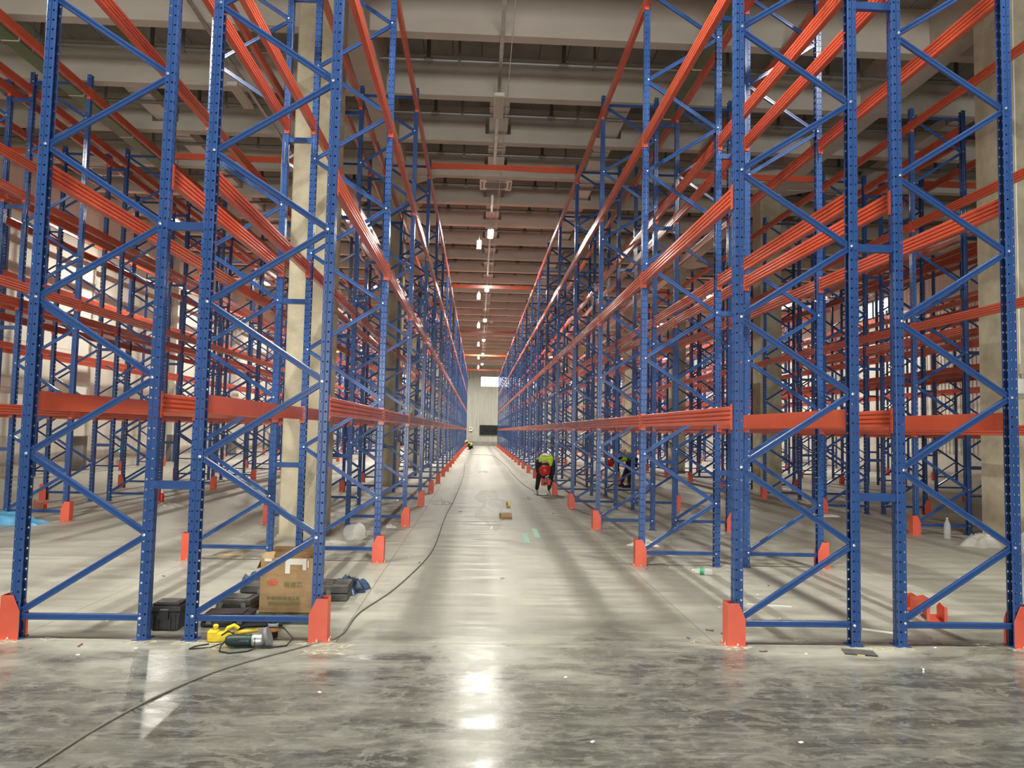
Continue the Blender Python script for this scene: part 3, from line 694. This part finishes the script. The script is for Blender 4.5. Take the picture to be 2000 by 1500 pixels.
J3 = dict(pelvis=(-.50, 62.95, .24), waist=(-.54, 62.95, .38), chest=(-.68, 62.95, .50), neck=(-.80, 62.95, .55), head=(-.90, 62.95, .58), crown=(-.93, 62.95, .66), shL=(-.68, 63.12, .46), elL=(-.84, 63.12, .28), wrL=(-.98, 63.02, .18),
          shR=(-.68, 62.78, .46), elR=(-.84, 62.78, .28), wrR=(-.98, 62.88, .18), hipL=(-.52, 63.05, .24), knL=(-.80, 63.08, .38), anL=(-.66, 63.08, .09), hipR=(-.52, 62.85, .24), knR=(-.78, 62.8, .30), anR=(-.62, 62.8, .09))
person('crouching worker with yellow helmet far down the main aisle', J3, [((-.98, 63.02, .18), (-1.02, 63.0, .1)), ((-.98, 62.88, .18), (-1.02, 62.9, .1))], [((-.66, 63.08, .1), (-.95, 63.08, 0)), ((-.62, 62.8, .1), (-.95, 62.8, 0))], YHELM, (-1, 0, -.4), (-.4, 0, .9), shoem=CLOTH)
# rotary hammer the first worker holds
o = thing('hammer_drill', 'dark red rotary hammer drill held by the worker in the red helmet', 'drill', (1.78, 18.6, 0))
bevel(link('motor_body', MB().box(-.05, .05, -.06, .06, .26, .42).mesh('motor_body', RED), o), .02)
link('grip', MB().tube([(0, .05, .40), (0, .12, .38), (0, .12, .30), (0, .05, .28)], .016, 8).mesh('grip', RUBBER), o)
link('chuck', MB().lathe([(.028, .26), (.03, .2), (.022, .16), (.018, .13)], 12).mesh('chuck', RUBBER), o)
link('drill_bit', MB().lathe([(.007, .14), (.007, .005), (0, 0)], 8).mesh('drill_bit', ZINC), o)
link('side_handle', MB().tube([(-.05, 0, .3), (-.13, 0, .31)], .014, 8).mesh('side_handle', RUBBER), o)

# ------------------------------------------------------------------ things on the floor by the front left rack
def font(name, text, size, m, parent, loc, rot, ext=.0004, align='CENTER'):
    c = D.curves.new(name, 'FONT'); c.body = text; c.size = size; c.extrude = ext; c.align_x = align; c.align_y = 'CENTER'; c.materials.append(m)
    f = D.objects.new(name+'_text', c); COL.objects.link(f); bpy.context.view_layer.update()
    me = D.meshes.new_from_object(f.evaluated_get(bpy.context.evaluated_depsgraph_get())); D.objects.remove(f)
    return link(name, me, parent, loc, rot)
F90 = (math.pi/2, 0, 0)
cx0, cy0, cw, cd, ch = -1.80, 6.50, .44, .34, .46
o = thing('cardboard_carton', 'open brown cardboard carton with green and red print by the front left rack', 'box', (cx0+cw/2, cy0, 0), 0)
h = cw/2; t = .006
m = MB().box(-h, h, 0, t, .0, ch).box(-h, h, cd-t, cd, 0, ch).box(-h, -h+t, t, cd-t, 0, ch).box(h-t, h, t, cd-t, 0, ch).box(-h, h, 0, cd, 0, t)
link('shell', m.mesh('shell', KRAFT), o)
def flap(a, b, c, d_): return MB().add([a, b, c, d_, *[(p[0]+.004, p[1]+.002, p[2]-.003) for p in (a, b, c, d_)]], [(0, 1, 2, 3), (7, 6, 5, 4), (0, 4, 5, 1), (1, 5, 6, 2), (2, 6, 7, 3), (3, 7, 4, 0)]).mesh('flap', KRAFT)
link('flap', flap((h, .02, ch), (h, cd-.02, ch), (h+.055, cd-.05, ch-.15), (h+.05, .05, ch-.19)), o)
link('flap', flap((-h, cd-.02, ch), (-h, .02, ch), (-h-.05, .06, ch-.10), (-h-.05, cd-.05, ch-.12)), o)
link('flap', flap((-h+.01, cd, ch), (h-.01, cd, ch), (h-.02, cd-.02, ch+.05), (-h+.03, cd-.02, ch+.05)), o)
link('flap', flap((-h+.01, 0, ch), (h-.01, 0, ch), (h-.02, .06, ch-.05), (-h+.02, .05, ch-.05)), o)
link('torn_flap_scrap', flap((-h+.01, .0, ch), (-h+.10, .0, ch), (-h+.11, .02, ch+.05), (-h+.03, .02, ch+.045)), o)
for x0, x1, z0, z1 in ((-.015, .13, .405, .455), (-.015, .025, .33, .405), (.13, .16, .36, .455), (.17, .18, .38, .44), (-.19, -.13, .43, .455)): link('packing_tape', MB().box(x0, x1, -.0015, 0, z0, z1).mesh('packing_tape', TAPE), o)
link('red_oval_print', MB().lathe([(.047, 0), (.047, .001), (0, .001)], 28, T(-.115, -.0002, .258) @ RX(math.pi/2) @ Matrix.Diagonal((1, .55, 1, 1))).mesh('red_oval_print', TRED), o)
font('oval_letters', 'TTD', .042, TPALE, o, (-.115, -.0016, .258), F90)
font('brand_print', '锦雅芯', .052, TGREEN, o, (.055, -.001, .235), F90)
font('company_print', '环保材料有限公司', .034, TGREEN, o, (-.022, -.001, .122), F90)
link('print_lines', MB().box(-.145, .12, -.001, 0, .094, .097).box(-.145, .12, -.001, 0, .078, .084).box(-.145, .12, -.001, 0, .068, .0695).mesh('print_lines', TGREEN), o)

o = thing('tool_tub', 'black lidded plastic tool tub standing between two front rack posts', 'tub', (-2.345, 6.02, 0))
bevel(link('tub', MB().prism([(-.10, -.09), (.10, -.09), (.115, .05), (-.115, .05)], (0, -.10, .09), (0, .10, .09)).mesh('tub', BLACK), o), .012)
bevel(link('lid', MB().box(-.12, .12, -.11, .11, .14, .185).box(-.10, .10, -.095, .095, .185, .205).mesh('lid', BLACK), o), .01)
link('lid_inset', MB().box(-.075, .075, -.075, .05, .205, .209).mesh('lid_inset', DUSTY), o)
link('maker_plate', MB().box(-.03, .03, -.113, -.11, .155, .165).mesh('maker_plate', GREYM), o)
link('latch', MB().box(-.035, .035, -.125, -.10, .09, .15).mesh('latch', BLACK), o)
rb = MB()
for x in (-.08, -.045, .045, .08): rb.box(x-.006, x+.006, -.112, -.09, .01, .12)
link('ribs', rb.mesh('ribs', BLACK), o)

def case(name, label, x, y, w_, d_, h_, m, rz=0):
    o = thing(name, label, 'tool case', (x, y, 0), rz)
    bevel(link('base', MB().box(-w_/2, w_/2, -d_/2, d_/2, 0, h_*.52).mesh('base', m), o), .015)
    bevel(link('lid', MB().box(-w_/2, w_/2, -d_/2, d_/2, h_*.55, h_).box(-w_*.35, w_*.35, -d_*.3, d_*.3, h_, h_+.008).mesh('lid', m), o), .015)
    link('handle', MB().tube([(-.07, -d_/2, h_*.5), (-.07, -d_/2-.035, h_*.5), (.07, -d_/2-.035, h_*.5), (.07, -d_/2, h_*.5)], .011, 8).mesh('handle', BLACK), o)
    for s in (-1, 1): link('latch', MB().box(s*w_*.32-.02, s*w_*.32+.02, -d_/2-.006, -d_/2+.004, h_*.3, h_*.75).mesh('latch', GREYM), o)
case('tool_case', 'flat black tool case lying beside the front left rack post', -1.94, 6.17, .36, .28, .085, BLACK, .05)
case('tool_case', 'long dusty black tool case lying behind the printed carton', -1.62, 7.10, .95, .34, .14, DUSTY, .03)
case('tool_case', 'small black tool case leaning near the printed carton, dusty lid', -2.02, 6.66, .30, .26, .10, DUSTY, -.1)
o = thing('green_sheet', 'flat dark green plastic sheet under the front edge of the printed carton', 'sheet', (-1.55, 6.28, 0))
link('sheet', MB().box(-.32, .28, -.14, .19, 0, .008).box(-.30, .10, -.12, .1, .008, .022).mesh('sheet', OLIVE), o)
o = thing('spray_bottle', 'black bottle with blue and orange label standing by the front rack brace', 'bottle', (-1.49, 5.78, 0))
link('bottle_body', MB().lathe([(.0, 0), (.034, 0), (.036, .006), (.036, .115), (.03, .128), (.016, .134)], 20).mesh('bottle_body', RUBBER, True), o)
link('nozzle', MB().lathe([(.016, .130), (.016, .158), (.012, .165), (0, .165)], 14).mesh('nozzle', RUBBER), o)
link('label_band', MB().lathe([(.0365, .045), (.0368, .045), (.0368, .085), (.0365, .085)], 20).mesh('label_band', mat('orange_label', (.8, .3, .06), .5)), o)
link('label_top', MB().lathe([(.0365, .085), (.0368, .085), (.0368, .105), (.0365, .105)], 20).mesh('label_top', mat('pale_blue_label', (.55, .75, .85), .5)), o)

o = thing('hydraulic_tool', 'yellow hydraulic hand tool with black handle lying by the front rack post', 'tool', (-1.80, 5.66, 0), .10)
bevel(link('pump_block', MB().box(-.12, .06, -.03, .035, .0, .065).box(-.12, -.05, -.04, .045, .02, .08).mesh('pump_block', YEL), o), .008)
link('ram_cylinder', MB().tube([(.04, 0, .05), (.22, .03, .07)], .017, 12).mesh('ram_cylinder', YEL), o)
link('knob', MB().lathe([(.01, .08), (.006, .09), (.018, .10), (.02, .115), (.01, .122), (0, .123)], 12, T(-.07, 0, 0)).mesh('knob', YEL), o)
link('frame_head', MB().tube([(.0, -.02, .06), (.02, -.02, .10), (.06, -.01, .115), (.09, 0, .09)], .014, 8).mesh('frame_head', YEL), o)
link('lever_handle', MB().tube([(.06, .08, .06), (.12, .10, .085), (.38, .14, .08)], [.012, .019, .019], 10).mesh('lever_handle', RUBBER), o)
link('hose', MB().tube([(-.02, -.03, .05), (.03, -.05, .085), (.07, -.045, .06)], .006, 8).mesh('hose', RUBBER), o)

o = thing('angle_grinder', 'dark green angle grinder with grey head lying in front of the rack brace', 'grinder', (-1.60, 5.52, 0), .06)
link('motor_housing', MB().tube([(-.15, 0, .045), (-.13, 0, .045), (-.08, 0, .045), (.0, 0, .045), (.035, 0, .045)], [.025, .038, .042, .040, .044], 16).mesh('motor_housing', DGREEN, True), o)
link('gear_head', MB().tube([(.035, 0, .045), (.05, 0, .046), (.10, 0, .046), (.125, 0, .046)], [.044, .046, .042, .03], 16).mesh('gear_head', ALU, True), o)
link('disc_guard', MB().lathe([(.01, -.012), (.065, -.012), (.068, -.008), (.068, .014), (.06, .014)], 24, T(.14, 0, .07) @ RY(1.25)).mesh('disc_guard', GREYM), o)
link('cutting_disc', MB().lathe([(.0, .004), (.06, .004), (.06, .007), (0, .007)], 24, T(.142, 0, .071) @ RY(1.25)).mesh('cutting_disc', RUBBER), o)
link('switch_slider', MB().box(-.09, -.05, -.05, -.038, .05, .065).mesh('switch_slider', RUBBER), o)
sl = MB()
for i in range(5): sl.box(.055, .065, -.049, -.044, .02+i*.012, .026+i*.012)
link('vent_slots', sl.mesh('vent_slots', RUBBER), o)
link('power_cord', MB().tube([(-.15, 0, .045), (-.17, -.04, .02), (-.16, -.12, .006), (-.08, -.17, .006), (.03, -.13, .006), (.08, -.06, .012), (.16, -.05, .008), (.27, .0, .006), (.30, .10, .03), (.22, .16, .09), (.10, .14, .10)], .0055, 8).tube([(-.17, -.02, .03), (-.25, -.03, .006), (-.38, -.06, .006), (-.36, .0, .006), (-.28, .06, .006)], .0045, 8).mesh('power_cord', RUBBER, True), o)

# ------------------------------------------------------------------ soft and crumpled things
def crumple(name, rx, ry, hgt, m, parent, seed, n=18, flat=.25):
    r = random.Random(seed); vs = []; fs = []
    ph = [(r.uniform(2, 6), r.uniform(2, 6), r.uniform(0, 6.3), r.uniform(.4, 1)) for _ in range(6)]
    lob = [(k, r.uniform(.05, .22), r.uniform(0, 6.3)) for k in (2, 3, 5, 7)]
    vs.append((0, 0, hgt*.6)); seg = 28; rings = n//2
    for i in range(1, rings+1):
        u = i/rings
        for j in range(seg):
            a = 2*math.pi*j/seg; k = 1+sum(am*math.sin(q*a+p) for q, am, p in lob)
            x, y = rx*u*k*math.cos(a), ry*u*k*math.sin(a)
            w_ = sum(am*abs(math.sin(fx*x/rx+fy_*y/ry+p)) for fx, fy_, p, am in ph)/4
            z = hgt*(1-u**3)*(.18+1.35*w_**1.5)*(.9+.2*r.random()) + .002
            if i == rings: z = .002
            vs.append((x, y, z))
    for j in range(seg): fs.append((0, 1+j, 1+(j+1) % seg))
    for i in range(rings-1):
        for j in range(seg):
            a = 1+i*seg; fs.append((a+j, a+seg+j, a+seg+(j+1) % seg, a+(j+1) % seg))
    return link(name, MB().add(vs, fs).mesh(name, m, True), parent)
def soft(name, label, cat, x, y, rx, ry, h, m, seed, rz=0, group=None, part='crumpled_sheet'):
    o = thing(name, label, cat, (x, y, 0), rz, group); crumple(part, rx, ry, h, m, o, seed); return o
soft('blue_tarp', 'sky blue crumpled tarp lying in front of the second left aisle rack', 'tarp', -7.45, 11.88, .80, .30, .17, TARP, 3, .04)
soft('navy_bag', 'navy and black crumpled plastic bag beside the printed carton, right of the rack post', 'bag', -1.20, 7.42, .16, .22, .12, NAVY, 5, .2)
soft('navy_bag', 'navy crumpled plastic bag end showing left of the printed carton', 'bag', -2.13, 7.50, .12, .12, .11, NAVY, 8)
soft('plastic_bag', 'large clear crumpled plastic bag right of the second right aisle rack foot', 'plastic', 7.62, 11.05, .30, .22, .20, FILM, 11, 0, None)
soft('plastic_bag', 'clear crumpled plastic bag heaped against the nearest right column', 'plastic', 8.02, 10.45, .28, .25, .34, FILM, 12, 0, None)
films = [(2.36, 10.6, .22, 'clear plastic scrap by the second frame of the right main rack'), (-2.0, 10.3, .26, 'clear plastic scrap beside the clear drum'), (1.15, 17.6, .22, 'white plastic film near the main aisle edge, right side'),
         (-1.35, 12.2, .14, 'small pale leafy scrap under the third left main rack frame'), (-.72, 16.1, .20, 'clear plastic film beside the left main rack feet'), (-1.88, 16.4, .26, 'clear plastic film between the left main rack posts'),
         (-2.62, 13.5, .22, 'clear plastic film behind the nearest left column'), (-7.2, 13.6, .30, 'clear plastic film scattered beside the lying orange beam'), (-5.9, 14.8, .35, 'clear plastic film strewn in the second left aisle'),
         (6.9, 14.9, .32, 'clear plastic film strewn in the second right aisle'), (2.9, 17.0, .25, 'clear plastic film under the right main rack, fourth bay'), (.25, 28.5, .25, 'white plastic film lying in the middle of the main aisle'), (-1.0, 47, .3, 'white plastic film far down the main aisle')]
for i, (x, y, r, lb) in enumerate(films): soft('plastic_film', lb, 'plastic', x, y, r, r*.6, .05, FILM if i % 3 else PAPER, 20+i, i*.7, 'scraps of plastic film on the floor')
soft('plastic_sheet', 'long glossy clear plastic sheet spread flat in the main aisle', 'plastic', .32, 16.3, .36, 3.4, .03, plastic_film('glossy_clear_sheet', (.95, .95, .9), .10, .05), 61)
o = thing('clear_drum', 'clear plastic drum lying on its side behind the front left rack', 'drum', (-1.76, 10.62, 0), .9)
link('barrel', MB().lathe([(.105, 0), (.115, .01), (.115, .2), (.105, .21), (.10, .21)], 20, T(0, 0, .115) @ RY(math.pi/2)).mesh('barrel', PET, True), o)
link('rim', MB().lathe([(.118, .2), (.122, .205), (.118, .215), (.10, .215)], 20, T(0, 0, .115) @ RY(math.pi/2)).mesh('rim', FILM), o)
def bottle(label, x, y, standing, rz=0, h=.42, r=.065, lab=True):
    o = thing('water_bottle', label, 'bottle', (x, y, 0), rz)
    M = Matrix() if standing else T(0, 0, r+.002) @ RY(math.pi/2) @ T(0, 0, -h/2)
    link('bottle_body', MB().lathe([(0, .004), (r*.85, 0), (r, .012), (r, h*.2), (r*.95, h*.22), (r, h*.24), (r, h*.62), (r*.9, h*.70), (r*.45, h*.86), (r*.32, h*.9), (r*.32, h*.95)], 20, M).mesh('bottle_body', PET, True), o)
    link('cap', MB().lathe([(r*.34, h*.94), (r*.36, h*.95), (r*.36, h), (0, h)], 14, M).mesh('cap', FILM if not lab else WHITE), o)
    if lab: link('wrap_label', MB().lathe([(r+.001, h*.42), (r+.0015, h*.42), (r+.0015, h*.60), (r+.001, h*.60)], 20, M).mesh('wrap_label', LABELG), o)
bottle('clear water bottle with green label lying by the right main rack', 2.57, 8.48, False, math.pi-.5, .23, .038)
bottle('clear empty bottle standing beside the second right aisle rack brace', 7.53, 11.79, True, 0, .34, .05, False)
o = thing('red_bottle', 'small red bottle with white nozzle standing in the second left aisle', 'bottle', (-6.35, 15.6, 0))
link('bottle_body', MB().lathe([(0, 0), (.04, 0), (.042, .01), (.042, .14), (.02, .18)], 14).mesh('bottle_body', RED, True), o); link('nozzle', MB().lathe([(.02, .17), (.018, .25), (.03, .26), (.03, .28), (0, .285)], 12).mesh('nozzle', WHITE), o)

# spare rack pieces lying about
o = thing('loose_beam', 'orange rack beam lying on the floor by the blue tarp', 'beam', (-7.82, 13.95, 0), math.radians(128))
m = MB().box(-.52, .52, -.025, .025, 0, .13)
link('beam_body', m.mesh('beam_body', ORANGE), o); link('end_connector', MB().box(-.56, -.515, -.03, -.025, 0, .19).box(-.52, -.515, -.03, .03, 0, .19).mesh('end_connector', ORANGE), o)
def lying_guard(label, x, y, rz, tilt):
    o = thing('loose_guard', label, 'guard', (x, y, .0), rz); g = link('guard_shell', GUARDM, o, (0, 0, .09), (0, tilt, 0))
lying_guard('loose orange post guard lying tipped over right of the front right post', 4.0, 6.42, 1.2, math.pi/2)
lying_guard('second loose orange post guard lying behind the tipped guard', 3.96, 6.85, .5, math.pi/2)
o = thing('steel_shim', 'thin black steel plate lying in front of the right rack post', 'plate', (2.83, 5.49, 0), -.25)
link('plate', MB().box(-.11, .11, -.07, .07, .004, .009).box(-.11, .11, -.07, -.064, 0, .012).mesh('plate', DUSTY), o); link('wood_chip', MB().box(-.03, .02, -.085, -.07, 0, .008).mesh('wood_chip', WOOD), o)
o = thing('small_carton', 'small brown cardboard box lying in the middle of the main aisle', 'box', (.54, 13.7, 0), .25)
link('box_shell', MB().box(-.10, .10, -.07, .07, 0, .09).mesh('box_shell', KRAFT), o); link('open_flap', flap((-.1, -.07, .0), (.1, -.07, .0), (.09, -.10, .035), (-.09, -.10, .035)), o)
o = thing('tape_roll', 'yellow roll of tape on edge in the main aisle', 'tape', (.67, 15.7, 0), .4)
link('roll', MB().lathe([(.03, -.03), (.06, -.03), (.062, 0), (.06, .03), (.03, .03), (.03, -.03)], 18, T(0, 0, .06) @ RY(math.pi/2)).mesh('roll', mat('pale_yellow_tape', (.75, .66, .2), .4)), o); link('core', MB().lathe([(.026, -.031), (.031, -.031), (.031, .031), (.026, .031), (.026, -.031)], 18, T(0, 0, .06) @ RY(math.pi/2)).mesh('core', KRAFT), o)
for x, y, l_, lb in ((.94, 11.8, 1.0, 'longer mint green tape strip on the main aisle floor'), (.75, 11.2, .95, 'paler mint green tape strip nearer the camera in the main aisle')):
    o = thing('floor_tape', lb, 'tape', (x, y, 0), -.02); link('strip', MB().box(-.04, .04, -l_/2, l_/2, 0, .0015).mesh('strip', TEAL), o)
o = thing('wood_offcut', 'curved pale wood offcut lying inside the left rack row', 'wood', (-2.95, 9.35, 0), .2)
link('offcut', MB().prism([(-.02, 0), (.02, 0), (.02, .018), (-.02, .018)], (-.14, 0, 0), (.14, .02, 0)).mesh('offcut', WOOD), o)
o = thing('paper_strip', 'pale paper strip lying between the front right rack posts', 'paper', (3.33, 6.1, 0), -.6); link('strip', MB().box(-.14, .14, -.03, .03, 0, .002).mesh('strip', PAPER), o)
o = thing('paper_strip', 'long thin white strip lying inside the front right rack bay', 'paper', (2.75, 7.0, 0), -.25); link('strip', MB().box(-.20, .20, -.008, .008, 0, .003).mesh('strip', PAPER), o)
o = thing('blue_block', 'tiny blue plastic block on the floor between the front left posts', 'block', (-2.94, 7.0, 0)); link('block', MB().box(-.014, .014, -.014, .014, 0, .025).mesh('block', BLUE), o)

# anchor sleeves and offcuts around the rack feet
debris = [(1.66, 5.84), (1.90, 6.07), (1.98, 5.98), (2.12, 5.50), (2.81, 7.45), (3.08, 5.12), (2.3, 8.9), (2.0, 8.75), (2.42, 5.46), (3.62, 5.9), (3.9, 5.75), (4.02, 5.82), (3.5, 5.65), (2.25, 6.9), (2.65, 6.5), (3.1, 7.9), (-2.75, 5.50), (-2.35, 5.46), (-2.66, 5.30), (-3.9, 9.1), (-3.2, 8.0), (-2.9, 6.2), (-.65, 9.0), (-.8, 9.4), (.3, 8.1), (-.3, 14.6), (1.6, 13.2), (1.5, 14.6), (.6, 4.9), (.62, 3.9), (1.7, 3.9), (-.9, 4.6)]
dm = [MB().tube([(-.022, 0, .007), (.022, 0, .007)], .007, 7).mesh('sleeve', ZINC), MB().box(-.02, .016, -.008, .006, 0, .01).mesh('chip', GREYM), MB().box(-.011, .012, -.007, .008, 0, .003).mesh('scrap', PAPER), MB().tube([(-.03, 0, .006), (.01, .004, .006), (.03, -.004, .008)], [.006, .004, .006], 6).mesh('bolt', CLAMP)]
rr_ = random.Random(4); seen = {}
for i, (x, y) in enumerate(debris):
    q = rr_.choice((0, 1, 2, 3)) if i < 28 else 2
    nm, lb = (('metal_sleeve', 'shiny anchor sleeve'), ('dark_chip', 'dark chip'), ('paper_scrap', 'tiny white paper scrap'), ('loose_bolt', 'small brown bolt'))[q]
    if y < 5.6: zone = 'in front of the right racks' if x > 1.4 else ('in front of the left racks' if x < -1 else 'on the dark floor before the main aisle')
    elif abs(x-.3) < 1.2: zone = 'on the main aisle floor'
    elif x > 0: zone = 'between the front right posts' if y < 6.4 else ('inside the first right rack bay' if y < 8 else 'by the second right rack frame')
    else: zone = 'inside the first left rack bay'
    n = seen.get((q, zone), 0); seen[q, zone] = n+1
    thing(nm, lb + (' dropped ' if n == 0 else ' lying, %s one, ' % ORD[n]) + zone, 'debris', (x, y, 0), rr_.uniform(0, 6), 'scraps dropped on the concrete floor', dm[q])

# pale drilling dust around the anchored feet
dd = MB(); rd = random.Random(9)
def dust_patch(x, y, rx, ry):
    n = 22; ph = [(k, rd.uniform(.06, .2), rd.uniform(0, 6.3)) for k in (2, 3, 5, 8)]
    pts = []
    for j in range(n):
        a = 2*math.pi*j/n; k = 1+sum(am*math.sin(q*a+p) for q, am, p in ph); pts.append((x+rx*k*math.cos(a), y+ry*k*math.sin(a), .0008))
    inn = [(x+(px-x)*.5, y+(py-y)*.5, .006*rd.random()+.002) for px, py, _ in pts]
    dd.add(pts+inn+[(x, y, .006)], [(j, (j+1) % n, n+(j+1) % n, n+j) for j in range(n)] + [(n+j, n+(j+1) % n, 2*n) for j in range(n)])
for k in range(0, 8):
    for xx in (XP['L1']+FW+.03, XP['R1']-.03, XP['L2']-.03, XP['R2']+FW+.03):
        dust_patch(xx+rd.uniform(-.03, .03), fy(k)-.08, .11+.05*rd.random(), .07+.03*rd.random())
        if k < 3: dust_patch(xx+rd.uniform(-.3, .3), fy(k)+rd.uniform(-.2, .15), .08, .05)
    for xx in (XP['L1'], XP['L2']+FW, XP['R1']+FW, XP['R2']): dust_patch(xx+rd.uniform(-.1, .1), fy(k)-.09, .12, .06)
for x, y, a, b in ((-1.85, 5.50, .10, .05), (2.55, 5.80, .16, .09), (-1.0, 5.42, .22, .08), (2.2, 8.75, .25, .06), (4.0, 5.72, .2, .05)): dust_patch(x, y, a, b)
link('drilling_dust', dd.mesh('drilling_dust', DUST), kind='stuff')

# cables on the floor
def cable(name, label, pts, r, m, step=6):
    P = [Vector((x, y, r)) for x, y in pts]; out = []
    for i in range(len(P)-1):
        p0, p1, p2, p3 = P[max(i-1, 0)], P[i], P[i+1], P[min(i+2, len(P)-1)]
        for q in range(step):
            t = q/step; out.append(.5*((2*p1)+(-p0+p2)*t+(2*p0-5*p1+4*p2-p3)*t*t+(-p0+3*p1-3*p2+p3)*t**3))
    out.append(P[-1])
    thing(name, label, 'cable', (0, 0, 0), 0, None, MB().tube(out, r, 8).mesh(name, m, True))
cable('extension_cable', 'grey extension cable snaking from the near left floor down the main aisle', [(-2.0, 3.2), (-1.96, 3.6), (-1.91, 4.03), (-1.82, 4.44), (-1.68, 4.84), (-1.5, 5.15), (-1.22, 5.5), (-1.0, 5.80), (-.97, 6.49), (-.81, 7.3), (-.69, 8.19), (-.58, 9.34), (-.54, 10.61), (-.55, 13.72), (-.49, 17.97), (-.46, 26.06), (-.58, 36.2)], .0065, mat('dusty_cable_rubber', (.13, .127, .108), .7))
cable('drill_cable', 'thin black cable running up the main aisle to the drilling worker', [(1.80, 18.9), (1.70, 18.62), (1.5, 18.7), (1.55, 19.43), (1.38, 22.77), (1.32, 28.21), (1.3, 35.96), (.92, 48.4), (-.41, 49.6)], .007, RUBBER)
